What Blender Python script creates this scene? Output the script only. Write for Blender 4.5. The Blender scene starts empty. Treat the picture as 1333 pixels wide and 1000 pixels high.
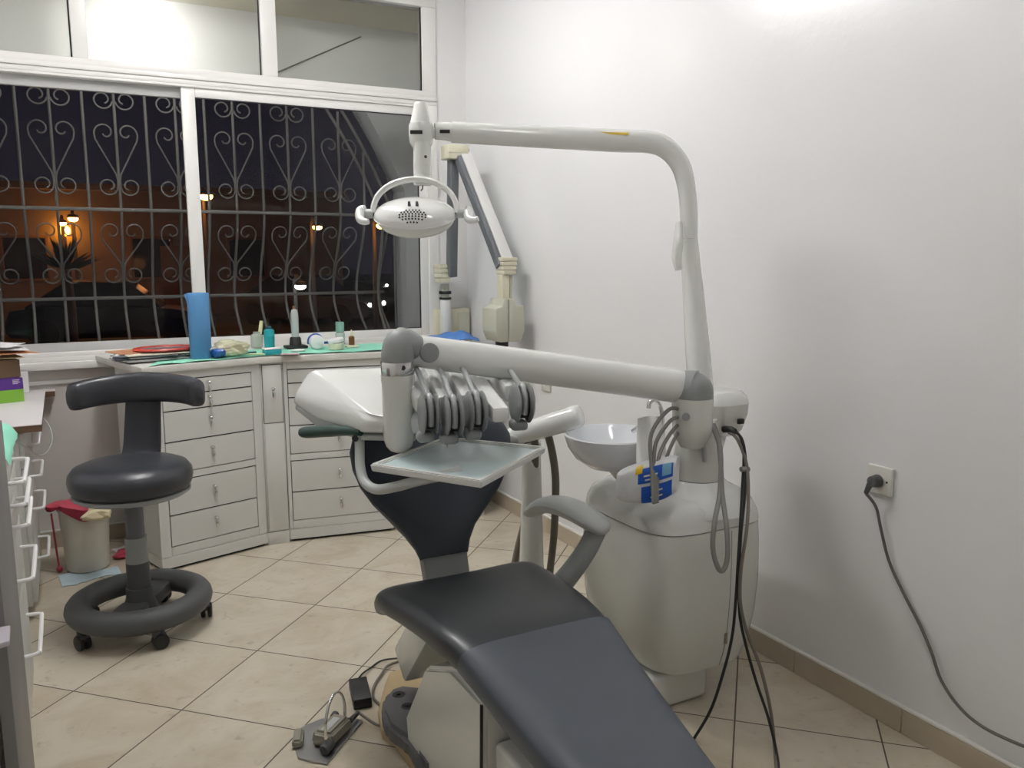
import bpy, bmesh, math, random
from mathutils import Vector, Matrix, Euler
random.seed(7)
S = bpy.context.scene
COL = S.collection
PI = math.pi
V = Vector

# ------------------------------------------------------------------ materials
def mat(name, col, rough=0.5, metal=0.0, bump=0.0, bscale=60.0, var=0.0, vscale=6.0, coat=0.0, spec=0.5, trans=0.0, sheen=0.0):
    m = bpy.data.materials.new(name); m.use_nodes = True
    nt = m.node_tree; N = nt.nodes; L = nt.links
    b = N['Principled BSDF']
    b.inputs['Base Color'].default_value = (*col, 1)
    b.inputs['Roughness'].default_value = rough
    b.inputs['Metallic'].default_value = metal
    b.inputs['Specular IOR Level'].default_value = spec
    if coat: b.inputs['Coat Weight'].default_value = coat; b.inputs['Coat Roughness'].default_value = 0.08
    if trans: b.inputs['Transmission Weight'].default_value = trans
    tc = N.new('ShaderNodeTexCoord')
    nz = N.new('ShaderNodeTexNoise'); nz.inputs['Scale'].default_value = vscale; nz.inputs['Detail'].default_value = 6
    L.new(tc.outputs['Object'], nz.inputs['Vector'])
    v = var if var else 0.04
    mr = N.new('ShaderNodeMapRange'); mr.inputs['To Min'].default_value = 1 - v; mr.inputs['To Max'].default_value = 1 + v
    L.new(nz.outputs['Fac'], mr.inputs['Value'])
    mx = N.new('ShaderNodeMix'); mx.data_type = 'RGBA'; mx.blend_type = 'MULTIPLY'; mx.inputs['Factor'].default_value = 1
    mx.inputs['A'].default_value = (*col, 1)
    L.new(mr.outputs['Result'], mx.inputs['B']); L.new(mx.outputs['Result'], b.inputs['Base Color'])
    if bump:
        n2 = N.new('ShaderNodeTexNoise'); n2.inputs['Scale'].default_value = bscale; n2.inputs['Detail'].default_value = 4
        L.new(tc.outputs['Object'], n2.inputs['Vector'])
        bp = N.new('ShaderNodeBump'); bp.inputs['Strength'].default_value = bump; bp.inputs['Distance'].default_value = 0.004
        L.new(n2.outputs['Fac'], bp.inputs['Height']); L.new(bp.outputs['Normal'], b.inputs['Normal'])
    return m

def emit(name, col, strength):
    m = bpy.data.materials.new(name); m.use_nodes = True
    nt = m.node_tree; nt.nodes.clear()
    e = nt.nodes.new('ShaderNodeEmission'); e.inputs['Color'].default_value = (*col, 1); e.inputs['Strength'].default_value = strength
    o = nt.nodes.new('ShaderNodeOutputMaterial'); nt.links.new(e.outputs[0], o.inputs[0])
    return m

def glass_mat(name, tint=(0.96, 0.97, 0.97), r=0.02, f=0.5):
    m = bpy.data.materials.new(name); m.use_nodes = True
    nt = m.node_tree; nt.nodes.clear(); N = nt.nodes; L = nt.links
    t = N.new('ShaderNodeBsdfTransparent'); t.inputs['Color'].default_value = (*tint, 1)
    g = N.new('ShaderNodeBsdfGlossy'); g.inputs['Roughness'].default_value = r
    fr = N.new('ShaderNodeFresnel'); fr.inputs['IOR'].default_value = 1.45
    ml = N.new('ShaderNodeMath'); ml.operation = 'MULTIPLY'; ml.inputs[1].default_value = f
    mx = N.new('ShaderNodeMixShader'); o = N.new('ShaderNodeOutputMaterial')
    L.new(fr.outputs[0], ml.inputs[0]); L.new(ml.outputs[0], mx.inputs[0])
    L.new(t.outputs[0], mx.inputs[1]); L.new(g.outputs[0], mx.inputs[2]); L.new(mx.outputs[0], o.inputs[0])
    return m

def tile_mat(name, pitch, ang, ox, oy, c1, c2, grout, gw, rough):
    m = mat(name, c1, rough); nt = m.node_tree; N = nt.nodes; L = nt.links
    b = N['Principled BSDF']
    tc = N.new('ShaderNodeTexCoord')
    mp = N.new('ShaderNodeMapping'); mp.vector_type = 'TEXTURE'
    mp.inputs['Location'].default_value = (ox, oy, 0); mp.inputs['Rotation'].default_value = (0, 0, ang)
    L.new(tc.outputs['Object'], mp.inputs['Vector'])
    sx = N.new('ShaderNodeSeparateXYZ'); L.new(mp.outputs['Vector'], sx.inputs[0])
    def edge(out):
        a = N.new('ShaderNodeMath'); a.operation = 'DIVIDE'; a.inputs[1].default_value = pitch; L.new(out, a.inputs[0])
        r = N.new('ShaderNodeMath'); r.operation = 'PINGPONG'; r.inputs[1].default_value = 0.5; L.new(a.outputs[0], r.inputs[0])
        l = N.new('ShaderNodeMath'); l.operation = 'LESS_THAN'; l.inputs[1].default_value = gw / pitch / 2; L.new(r.outputs[0], l.inputs[0])
        fl = N.new('ShaderNodeMath'); fl.operation = 'FLOOR'; L.new(a.outputs[0], fl.inputs[0])
        return l.outputs[0], fl.outputs[0]
    ex, fx = edge(sx.outputs['X']); ey, fy = edge(sx.outputs['Y'])
    mxm = N.new('ShaderNodeMath'); mxm.operation = 'MAXIMUM'; L.new(ex, mxm.inputs[0]); L.new(ey, mxm.inputs[1])
    cmb = N.new('ShaderNodeCombineXYZ'); L.new(fx, cmb.inputs[0]); L.new(fy, cmb.inputs[1])
    wn = N.new('ShaderNodeTexWhiteNoise'); L.new(cmb.outputs[0], wn.inputs['Vector'])
    va = N.new('ShaderNodeVectorMath'); va.operation = 'MULTIPLY_ADD'; va.inputs[1].default_value = (7, 7, 7)
    L.new(wn.outputs['Color'], va.inputs[0]); L.new(tc.outputs['Object'], va.inputs[2])
    n1 = N.new('ShaderNodeTexNoise'); n1.inputs['Scale'].default_value = 4.5; n1.inputs['Detail'].default_value = 9; n1.inputs['Roughness'].default_value = 0.62; n1.inputs['Distortion'].default_value = 0.6
    L.new(va.outputs[0], n1.inputs['Vector'])
    cr = N.new('ShaderNodeValToRGB'); cr.color_ramp.elements[0].position = 0.33; cr.color_ramp.elements[1].position = 0.58
    cr.color_ramp.elements[0].color = (*c2, 1); cr.color_ramp.elements[1].color = (*c1, 1)
    L.new(n1.outputs['Fac'], cr.inputs[0])
    n3 = N.new('ShaderNodeTexNoise'); n3.inputs['Scale'].default_value = 26; n3.inputs['Detail'].default_value = 5
    L.new(va.outputs[0], n3.inputs['Vector'])
    mr3 = N.new('ShaderNodeMapRange'); mr3.inputs['From Min'].default_value = 0.62; mr3.inputs['From Max'].default_value = 0.8; mr3.inputs['To Min'].default_value = 1; mr3.inputs['To Max'].default_value = 0.72
    L.new(n3.outputs['Fac'], mr3.inputs['Value'])
    m3 = N.new('ShaderNodeMix'); m3.data_type = 'RGBA'; m3.blend_type = 'MULTIPLY'; m3.inputs['Factor'].default_value = 1
    L.new(cr.outputs[0], m3.inputs['A']); L.new(mr3.outputs[0], m3.inputs['B'])
    mg = N.new('ShaderNodeMix'); mg.data_type = 'RGBA'; L.new(mxm.outputs[0], mg.inputs['Factor'])
    L.new(m3.outputs['Result'], mg.inputs['A']); mg.inputs['B'].default_value = (*grout, 1)
    L.new(mg.outputs['Result'], b.inputs['Base Color'])
    rr = N.new('ShaderNodeMapRange'); rr.inputs['To Min'].default_value = rough; rr.inputs['To Max'].default_value = 0.9
    L.new(mxm.outputs[0], rr.inputs['Value']); L.new(rr.outputs[0], b.inputs['Roughness'])
    bp = N.new('ShaderNodeBump'); bp.invert = True; bp.inputs['Strength'].default_value = 0.5; bp.inputs['Distance'].default_value = 0.002
    L.new(mxm.outputs[0], bp.inputs['Height']); L.new(bp.outputs['Normal'], b.inputs['Normal'])
    return m

M = {}
M['wall'] = mat('wall_paint', (0.79, 0.78, 0.775), 0.38, bump=0.25, bscale=38, var=0.02, vscale=1.5)
M['wall_gloss'] = mat('wall_gloss_paint', (0.79, 0.785, 0.79), 0.24, bump=0.22, bscale=30, var=0.02, vscale=1.2)
M['wall_dull'] = mat('wall_lower_paint', (0.74, 0.70, 0.66), 0.6, bump=0.15, bscale=60, var=0.04)
M['ceiling'] = mat('ceiling_paint', (0.85, 0.85, 0.84), 0.7)
M['floor'] = tile_mat('floor_tile', 0.40, -0.77230428, -0.3493, 3.1009, (0.62, 0.56, 0.455), (0.52, 0.45, 0.34), (0.10, 0.08, 0.065), 0.0045, 0.27)
M['base_tile'] = mat('baseboard_tile', (0.48, 0.41, 0.31), 0.35, var=0.14, vscale=9)
M['caulk'] = mat('caulk_white', (0.80, 0.78, 0.74), 0.6, bump=0.6, bscale=90)
M['alu'] = mat('white_window_profile', (0.80, 0.785, 0.765), 0.35)
M['alu_grey'] = mat('grey_window_profile', (0.50, 0.50, 0.495), 0.4)
M['rubber'] = mat('black_rubber', (0.015, 0.015, 0.016), 0.6)
M['glass'] = glass_mat('window_glass')
M['glass_dusty'] = glass_mat('dusty_window_glass', (0.95, 0.96, 0.95), 0.32, 2.6)
M['cab'] = mat('cabinet_white', (0.66, 0.655, 0.625), 0.42, var=0.06, vscale=5)
M['cab_gap'] = mat('cabinet_dark_gap', (0.03, 0.028, 0.025), 0.9)
M['counter'] = mat('counter_worn_white', (0.66, 0.645, 0.60), 0.4, var=0.16, vscale=14)
M['chrome'] = mat('chrome', (0.72, 0.72, 0.72), 0.14, 1.0)
M['steel'] = mat('satin_steel', (0.45, 0.45, 0.45), 0.35, 1.0)
M['white_plastic'] = mat('white_gloss_plastic', (0.79, 0.80, 0.775), 0.2, coat=0.4)
M['white_shell'] = mat('white_shell_plastic', (0.80, 0.81, 0.79), 0.15, coat=0.6)
M['unit_shell'] = mat('unit_ivory_shell', (0.70, 0.705, 0.66), 0.22, coat=0.4)
M['grey_plastic'] = mat('mid_grey_plastic', (0.27, 0.285, 0.28), 0.45)
M['light_grey'] = mat('light_grey_plastic', (0.46, 0.48, 0.47), 0.4)
M['dark_grey'] = mat('dark_grey_plastic', (0.075, 0.078, 0.08), 0.5, bump=0.15, bscale=300)
M['black'] = mat('black_plastic', (0.012, 0.012, 0.013), 0.45)
M['vinyl'] = mat('black_vinyl', (0.036, 0.040, 0.046), 0.36, bump=0.06, bscale=260, var=0.1)
M['vinyl_blue'] = mat('navy_vinyl', (0.022, 0.030, 0.044), 0.42, bump=0.06, bscale=260, var=0.1)
M['vinyl_grey'] = mat('slate_grey_vinyl', (0.080, 0.092, 0.112), 0.36, bump=0.05, bscale=260, var=0.12)
M['stool_vinyl'] = mat('stool_vinyl', (0.030, 0.032, 0.040), 0.33, bump=0.05, bscale=260)
M['cream'] = mat('cream_plastic', (0.68, 0.65, 0.50), 0.4)
M['cream_grey'] = mat('cream_grey_plastic', (0.52, 0.52, 0.43), 0.42)
M['xgrey'] = mat('arm_dark_grey', (0.14, 0.15, 0.165), 0.45)
M['xwhite'] = mat('arm_white', (0.68, 0.68, 0.67), 0.4)
M['hose'] = mat('grey_hose', (0.22, 0.215, 0.20), 0.5)
M['ihose'] = mat('instrument_hose', (0.36, 0.38, 0.38), 0.3, coat=0.3)
M['grip'] = mat('dark_green_rubber', (0.012, 0.045, 0.038), 0.4)
M['hose_dark'] = mat('taupe_hose', (0.17, 0.15, 0.12), 0.5)
M['ceramic'] = mat('white_ceramic', (0.80, 0.82, 0.86), 0.08, coat=0.6)
M['tray_glass'] = mat('pale_tray_surface', (0.60, 0.74, 0.76), 0.22, coat=0.15)
M['plate_tan'] = mat('yellowed_floor_plate', (0.42, 0.31, 0.17), 0.5, var=0.2, vscale=12)
M['pedal_grey'] = mat('foot_control_rubber', (0.115, 0.115, 0.12), 0.6, bump=0.15, bscale=200)
M['khaki'] = mat('khaki_pedal_plastic', (0.27, 0.25, 0.20), 0.5, var=0.15, vscale=30)
M['mint'] = mat('mint_paper', (0.30, 0.73, 0.55), 0.8, bump=0.3, bscale=50)
M['blue_paper'] = mat('blue_paper', (0.085, 0.24, 0.47), 0.85, bump=0.3, bscale=120)
M['blue_cloth'] = mat('blue_cloth', (0.09, 0.22, 0.55), 0.85, bump=0.3, bscale=80)
M['red'] = mat('red_rim', (0.50, 0.055, 0.035), 0.35)
M['mirror_face'] = mat('dull_mirror', (0.42, 0.36, 0.38), 0.2, 0.3)
M['paper'] = mat('white_paper', (0.82, 0.80, 0.80), 0.7)
M['paper_cream'] = mat('cream_paper', (0.75, 0.68, 0.55), 0.7)
M['paper_grey'] = mat('grey_paper', (0.30, 0.30, 0.30), 0.6, var=0.3, vscale=30)
M['paper_dark'] = mat('dark_cover', (0.09, 0.10, 0.12), 0.5, var=0.4, vscale=30)
M['paper_orange'] = mat('orange_cover', (0.60, 0.28, 0.14), 0.5, var=0.3, vscale=25)
M['teal'] = mat('teal_plastic', (0.02, 0.33, 0.38), 0.35)
M['teal_dark'] = mat('dark_teal_cap', (0.01, 0.09, 0.13), 0.4)
M['clear'] = mat('clear_plastic', (0.72, 0.80, 0.74), 0.15, trans=0.55)
M['green_clear'] = mat('green_clear_plastic', (0.35, 0.60, 0.52), 0.2, trans=0.35)
M['yellow_soft'] = mat('pale_yellow', (0.72, 0.70, 0.42), 0.5)
M['bag'] = mat('crumpled_clear_bag', (0.80, 0.77, 0.55), 0.25, bump=0.8, bscale=45, var=0.3, vscale=25, trans=0.3)
M['blue_deep'] = mat('deep_blue_plastic', (0.02, 0.09, 0.36), 0.35)
M['amber'] = mat('amber_bottle', (0.16, 0.065, 0.02), 0.2)
M['pink'] = mat('pink_paper', (0.55, 0.40, 0.42), 0.7)
M['bag_red'] = mat('raspberry_bag', (0.48, 0.05, 0.09), 0.4, bump=0.5, bscale=40)
M['rubbish'] = mat('crumpled_yellow_paper', (0.72, 0.64, 0.42), 0.7, bump=0.6, bscale=40)
M['pale_blue'] = mat('pale_blue_paper', (0.48, 0.60, 0.66), 0.8, bump=0.4, bscale=40)
M['bin'] = mat('bin_white', (0.66, 0.63, 0.55), 0.4)
M['wood_edge'] = mat('brown_board_edge', (0.16, 0.09, 0.05), 0.6, var=0.3, vscale=40)
M['laminate'] = mat('white_laminate', (0.80, 0.76, 0.77), 0.35)
M['cardboard'] = mat('brown_cardboard', (0.20, 0.13, 0.075), 0.8)
M['purple'] = mat('purple_print', (0.085, 0.025, 0.22), 0.45)
M['green'] = mat('green_print', (0.20, 0.44, 0.045), 0.45)
M['cart'] = mat('grey_metal_shelf', (0.20, 0.19, 0.185), 0.5, var=0.1)
M['cart_in'] = mat('light_grey_metal', (0.36, 0.36, 0.36), 0.45, var=0.1)
M['lilac'] = mat('lilac_shelf_paper', (0.50, 0.46, 0.52), 0.7)
M['pack_white'] = mat('tissue_pack_film', (0.74, 0.75, 0.76), 0.3, bump=0.4, bscale=70, var=0.15, vscale=40)
M['pack_blue'] = mat('tissue_pack_blue', (0.01, 0.10, 0.52), 0.3)
M['pack_yellow'] = mat('tissue_pack_yellow', (0.80, 0.50, 0.02), 0.4)
M['pack_sky'] = mat('tissue_pack_sky', (0.20, 0.48, 0.72), 0.4)
M['tissue'] = mat('tissue_paper', (0.86, 0.86, 0.84), 0.9, bump=0.3, bscale=60)
M['cord_grey'] = mat('grey_cord', (0.12, 0.115, 0.105), 0.5)
M['outlet'] = mat('outlet_plastic', (0.70, 0.685, 0.63), 0.3)
M['sticker'] = mat('yellow_sticker', (0.85, 0.62, 0.12), 0.5)
M['iron'] = mat('painted_iron', (0.17, 0.16, 0.15), 0.5)
M['ext_wall'] = mat('outside_plaster_shaded', (0.58, 0.58, 0.58), 0.85, bump=0.4, bscale=20, var=0.06)  # darker than the upper band: shade put into the base colour
M['ext_white'] = mat('outside_white_plaster', (0.84, 0.84, 0.82), 0.85, bump=0.2, bscale=20)
M['ext_cream'] = mat('outside_cream_plaster', (0.75, 0.68, 0.48), 0.85)
M['ground'] = mat('asphalt', (0.05, 0.047, 0.045), 0.9)
M['facade'] = mat('facade_plaster', (0.20, 0.15, 0.12), 0.9, var=0.2)
M['leaf'] = mat('dark_leaf', (0.03, 0.05, 0.025), 0.6)
M['car_paint'] = mat('dark_car_paint', (0.03, 0.03, 0.035), 0.6)
M['car_glass'] = mat('car_window', (0.01, 0.01, 0.012), 0.1)
M['tube'] = emit('fluorescent_tube', (1.0, 0.985, 0.97), 70)
M['tube_dim'] = emit('fill_fluorescent_tube', (1.0, 0.98, 0.96), 21)
M['orange_lamp'] = emit('sodium_lamp', (1.0, 0.30, 0.04), 60)
M['orange_globe'] = emit('sodium_globe', (1.0, 0.38, 0.03), 22)
M['white_lamp'] = emit('white_lamp', (1.0, 0.93, 0.85), 26)
M['porch_fill'] = emit('porch_fill_glow', (1.0, 0.98, 0.94), 85)
M['window_lit'] = emit('lit_window', (1.0, 0.45, 0.12), 0.5)

# ------------------------------------------------------------------ mesh helpers
class MB:
    def __init__(s): s.v = []; s.f = []
    def raw(s, vs, fs, mtx=None):
        o = len(s.v)
        for p in vs:
            p = V(p); s.v.append(mtx @ p if mtx is not None else p)
        for f in fs: s.f.append([i + o for i in f])
        return s
    def bm(s, bm, mtx=None):
        bm.verts.index_update()
        s.raw([v.co.copy() for v in bm.verts], [[v.index for v in f.verts] for f in bm.faces], mtx); bm.free(); return s
    def box(s, c, size, rot=None, bev=0.0, seg=2):
        bm = bmesh.new(); bmesh.ops.create_cube(bm, size=1.0)
        bmesh.ops.scale(bm, vec=V(size), verts=bm.verts)
        if bev: bmesh.ops.bevel(bm, geom=bm.edges[:], offset=min(bev, min(size) * 0.49), segments=seg, profile=0.5, affect='EDGES')
        m = Matrix.Translation(V(c))
        if rot is not None: m = m @ (rot if isinstance(rot, Matrix) else Euler(rot).to_matrix().to_4x4())
        return s.bm(bm, m)
    def mm(s, lo, hi, bev=0.0, seg=2):
        lo = V(lo); hi = V(hi); return s.box((lo + hi) / 2, hi - lo, None, bev, seg)
    def bar(s, a, b, w, h, up=(0, 0, 1), bev=0.0, seg=2, w2=None, h2=None):
        a = V(a); b = V(b); d = (b - a); L = d.length; d.normalize()
        x = d.cross(V(up)); x.normalize(); u = x.cross(d)
        m = Matrix((( x.x, d.x, u.x, 0), (x.y, d.y, u.y, 0), (x.z, d.z, u.z, 0), (0, 0, 0, 1)))
        bm = bmesh.new(); bmesh.ops.create_cube(bm, size=1.0); bmesh.ops.scale(bm, vec=(w, L, h), verts=bm.verts)
        if w2 is not None:
            for q in bm.verts:
                if q.co.y > 0: q.co.x *= w2 / w; q.co.z *= (h2 or h) / h
        if bev: bmesh.ops.bevel(bm, geom=bm.edges[:], offset=bev, segments=seg, profile=0.5, affect='EDGES')
        return s.bm(bm, Matrix.Translation((a + b) / 2) @ m)
    def loft(s, rings, cap=True, closed=False):
        n = len(rings[0]); o = len(s.v)
        for r in rings: s.v += [V(p) for p in r]
        K = len(rings)
        for k in range(K if closed else K - 1):
            a = o + k * n; b = o + ((k + 1) % K) * n
            for i in range(n):
                j = (i + 1) % n; s.f.append([a + i, a + j, b + j, b + i])
        if cap and not closed:
            s.f.append([o + i for i in range(n)][::-1]); s.f.append([o + (K - 1) * n + i for i in range(n)])
        return s
    def tube(s, pts, r, seg=10, smooth=0, cap=True, flat=1.0, up=None):
        pts = [V(p) for p in pts]
        rs = list(r) if isinstance(r, (list, tuple)) else [r] * len(pts)
        if smooth:
            P = []; R_ = []
            n = len(pts)
            for i in range(n - 1):
                p0 = pts[max(i - 1, 0)]; p1 = pts[i]; p2 = pts[i + 1]; p3 = pts[min(i + 2, n - 1)]
                for k in range(smooth):
                    t = k / smooth
                    P.append(0.5 * ((2 * p1) + (p2 - p0) * t + (2 * p0 - 5 * p1 + 4 * p2 - p3) * t * t + (3 * p1 - p0 - 3 * p2 + p3) * t ** 3))
                    R_.append(rs[i] * (1 - t) + rs[i + 1] * t)
            P.append(pts[-1]); R_.append(rs[-1]); pts = P; rs = R_
        rings = []; nrm = None
        for i, p in enumerate(pts):
            d = (pts[min(i + 1, len(pts) - 1)] - pts[max(i - 1, 0)]); d.normalize()
            if nrm is None:
                a = V(up) if up is not None else (V((0, 0, 1)) if abs(d.z) < 0.9 else V((1, 0, 0)))
                nrm = a - d * a.dot(d)
            else: nrm = nrm - d * nrm.dot(d)
            nrm.normalize(); bn = d.cross(nrm)
            rings.append([p + (nrm * math.cos(2 * PI * k / seg) + bn * math.sin(2 * PI * k / seg) * flat) * rs[i] for k in range(seg)])
        return s.loft(rings, cap)
    def lathe(s, prof, base=(0, 0, 0), axis=(0, 0, 1), seg=32, sx=1.0, sy=1.0, rotz=0.0):
        m = Matrix.Translation(V(base)) @ V((0, 0, 1)).rotation_difference(V(axis)).to_matrix().to_4x4() @ Matrix.Rotation(rotz, 4, 'Z')
        rings = [[m @ V((r * sx * math.cos(2 * PI * k / seg), r * sy * math.sin(2 * PI * k / seg), z)) for k in range(seg)] for r, z in prof]
        return s.loft(rings, True)
    def cyl(s, a, b, r, r2=None, seg=24, bev=0.0):
        a = V(a); b = V(b); L = (b - a).length; r2 = r if r2 is None else r2
        prof = [(r, 0), (r2, L)] if not bev else [(r - bev, 0), (r - bev * .3, bev * .3), (r, bev), (r2, L - bev), (r2 - bev * .3, L - bev * .3), (r2 - bev, L)]
        return s.lathe(prof, a, b - a, seg)
    def ball(s, c, r, seg=20, rings=12, sx=1, sy=1, sz=1, mtx=None):
        bm = bmesh.new(); bmesh.ops.create_uvsphere(bm, u_segments=seg, v_segments=rings, radius=1.0)
        bmesh.ops.scale(bm, vec=(r * sx, r * sy, r * sz), verts=bm.verts)
        m = Matrix.Translation(V(c))
        if mtx is not None: m = m @ mtx
        return s.bm(bm, m)
    def prism(s, poly, z0, z1, bev=0.0, seg=2, mtx=None):
        bm = bmesh.new()
        vs = [bm.verts.new((p[0], p[1], z0)) for p in poly]
        f = bm.faces.new(vs)
        r = bmesh.ops.extrude_face_region(bm, geom=[f])
        for q in r['geom']:
            if isinstance(q, bmesh.types.BMVert): q.co.z = z1
        bmesh.ops.recalc_face_normals(bm, faces=bm.faces[:])
        if bev: bmesh.ops.bevel(bm, geom=bm.edges[:], offset=bev, segments=seg, profile=0.5, affect='EDGES')
        return s.bm(bm, mtx)
    def hull(s, pts, bev=0.0, seg=3):
        bm = bmesh.new()
        for p in pts: bm.verts.new(V(p))
        r = bmesh.ops.convex_hull(bm, input=bm.verts[:])
        bmesh.ops.delete(bm, geom=[g for g in r['geom_interior'] if isinstance(g, bmesh.types.BMVert)], context='VERTS')
        bmesh.ops.dissolve_limit(bm, angle_limit=math.radians(6), verts=bm.verts[:], edges=bm.edges[:])
        if bev: bmesh.ops.bevel(bm, geom=bm.edges[:], offset=bev, segments=seg, profile=0.5, affect='EDGES', clamp_overlap=True)
        return s.bm(bm)
    def grid(s, fn, nu, nv, thick=0.0):
        """surface fn(u,v)->point, u,v in 0..1, given real thickness downwards"""
        vs = [V(fn(i / nu, j / nv)) for j in range(nv + 1) for i in range(nu + 1)]
        W_ = nu + 1; fs = [[j * W_ + i, j * W_ + i + 1, (j + 1) * W_ + i + 1, (j + 1) * W_ + i] for j in range(nv) for i in range(nu)]
        if thick:
            n = len(vs); lo = [p - V((0, 0, thick)) for p in vs]
            fs2 = [[i + n for i in f[::-1]] for f in fs]
            rim = [i for i in range(W_)] + [j * W_ + nu for j in range(1, nv + 1)] + [nv * W_ + i for i in range(nu - 1, -1, -1)] + [j * W_ for j in range(nv - 1, 0, -1)]
            side = [[rim[k], rim[k] + n, rim[(k + 1) % len(rim)] + n, rim[(k + 1) % len(rim)]] for k in range(len(rim))]
            return s.raw(vs + lo, fs + fs2 + side)
        return s.raw(vs, fs)
    def build(s, name, m, parent=None, origin=None, angle=38, sub=0, kind=None, label=None):
        base = wl(parent) if parent is not None else V(origin if origin is not None else (0, 0, 0))
        me = bpy.data.meshes.new(name)
        me.from_pydata([p - base for p in s.v], [], s.f); me.update()
        b = bmesh.new(); b.from_mesh(me); bmesh.ops.recalc_face_normals(b, faces=b.faces[:]); b.to_mesh(me); b.free()
        for p in me.polygons: p.use_smooth = True
        me.set_sharp_from_angle(angle=math.radians(angle))
        me.materials.append(M[m] if isinstance(m, str) else m)
        o = bpy.data.objects.new(name, me); COL.objects.link(o)
        if parent is not None: o.parent = parent
        else: o.location = base
        if sub:
            md = o.modifiers.new('smooth', 'SUBSURF'); md.levels = sub; md.render_levels = sub
        if kind: o['kind'] = kind
        if label: o['label'] = label
        return o

def wl(o):
    p = V(o.location)
    while o.parent: o = o.parent; p = p + V(o.location)
    return p
def thing(name, label, cat, loc, group=None, kind=None):
    o = bpy.data.objects.new(name, None); COL.objects.link(o); o.location = V(loc); o.empty_display_size = 0.1
    if label: o['label'] = label
    if cat: o['category'] = cat
    if group: o['group'] = group
    if kind: o['kind'] = kind
    return o
def single(mb, name, m, label, cat, loc, group=None, kind=None, **k):
    o = mb.build(name, m, None, loc, **k); o['label'] = label; o['category'] = cat
    if group: o['group'] = group
    if kind: o['kind'] = kind
    return o
def struct(mb, name, m, origin=(0, 0, 0), parent=None, **k):
    o = mb.build(name, m, parent, origin, **k)
    if parent is None: o['kind'] = 'structure'
    return o
def dup(root, loc=None, label=None, rotz=None):
    c = root.copy(); COL.objects.link(c)
    if loc is not None: c.location = V(loc)
    if rotz is not None: c.rotation_euler = (0, 0, rotz)
    if label: c['label'] = label
    for ch in list(root.children):
        d = ch.copy(); COL.objects.link(d); d.parent = c
        for g in list(ch.children):
            e = g.copy(); COL.objects.link(e); e.parent = d
    return c
def lerp(a, b, t): return V(a) * (1 - t) + V(b) * t
def wob(x, y, a=1.0): return a * (math.sin(x * 31.7 + y * 17.3) * 0.5 + math.sin(x * 13.1 - y * 41.9 + 1.3) * 0.35 + math.sin(x * 71.3 + y * 53.1) * 0.15)

# ------------------------------------------------------------------ camera
cam = bpy.data.cameras.new('camera'); cam.sensor_width = 36; cam.lens = 36 * 1092.6263 / 1333; cam.clip_start = 0.05; cam.clip_end = 300
co = bpy.data.objects.new('camera', cam); COL.objects.link(co)
yaw, pitch, roll = 0.488586283, 0.1514768, -0.00176747
fw = V((math.sin(yaw) * math.cos(pitch), math.cos(yaw) * math.cos(pitch), -math.sin(pitch)))
r0 = V((math.cos(yaw), -math.sin(yaw), 0)); u0 = r0.cross(fw)
rr = math.cos(roll) * r0 + math.sin(roll) * u0; uu = -math.sin(roll) * r0 + math.cos(roll) * u0
co.matrix_world = Matrix(((rr.x, uu.x, -fw.x, 0), (rr.y, uu.y, -fw.y, 0), (rr.z, uu.z, -fw.z, 1.35), (0, 0, 0, 1)))
S.camera = co
S.view_settings.view_transform = 'Standard'; S.view_settings.look = 'None'; S.view_settings.gamma = 1.0; S.view_settings.use_curve_mapping = False
S.view_settings.exposure = 0.66
w = bpy.data.worlds.new('night_sky'); S.world = w; w.use_nodes = True
w.node_tree.nodes['Background'].inputs[0].default_value = (0.016, 0.014, 0.024, 1); w.node_tree.nodes['Background'].inputs[1].default_value = 0.35

# ------------------------------------------------------------------ room shell
XR, YB, XL, YF, ZC = 2.03, 4.355, -0.80, -0.75, 2.85
WX0, WX1, WZ0, WZ1 = -0.66, 1.853, 0.845, 2.70
struct(MB().mm((XL - .1, YF - .1, -.08), (XR + .12, YB + .12, 0)), 'floor', 'floor')
struct(MB().mm((XL - .1, YF - .1, ZC), (XR + .12, YB + .12, ZC + .08)), 'ceiling', 'ceiling')
struct(MB().mm((XR, YF - .1, 0), (XR + .12, YB + .12, ZC)), 'wall_right', 'wall_gloss')
struct(MB().mm((XL - .1, YF - .1, 0), (XL, YB + .12, ZC)), 'wall_left', 'wall')
struct(MB().mm((XL, YF - .1, 0), (XR, YF, ZC)), 'wall_front', 'wall')
wb = MB()
wb.mm((XL, YB, 0.835), (WX0, YB + .12, ZC)); wb.mm((WX1, YB, 0.835), (XR, YB + .12, ZC)); wb.mm((WX0, YB, WZ1), (WX1, YB + .12, ZC))
struct(wb, 'wall_back', 'wall')
struct(MB().mm((XL, YB, 0), (XR, YB + .12, 0.835)), 'wall_back_lower', 'wall_dull')
# baseboards : tile with a white caulk line on top
def baseboard(name, a, b, n):
    a = V(a); b = V(b); d = (b - a).normalized(); nrm = V(n); L = (b - a).length
    t = MB(); x = 0.0; first = 0.19
    while x < L - 1e-4:
        e = min(L, x + (first if x == 0 else 0.40))
        p = a + d * (x + .0008); q = a + d * (e - .0008)
        lo = V((min(p.x, q.x, (p + nrm * .011).x), min(p.y, q.y, (p + nrm * .011).y), 0)); hi = V((max(p.x, q.x, (p + nrm * .011).x), max(p.y, q.y, (p + nrm * .011).y), .074))
        t.mm(lo, hi, .0015, 1); x = e
    o = struct(t, name, 'base_tile', a)
    c = MB(); lo = V((min(a.x, b.x, (a + nrm * .012).x), min(a.y, b.y, (a + nrm * .012).y), .0742)); hi = V((max(a.x, b.x, (a + nrm * .012).x), max(a.y, b.y, (a + nrm * .012).y), .084))
    c.mm(lo, hi, .003, 2).build('caulk_line', 'caulk', o)
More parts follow.
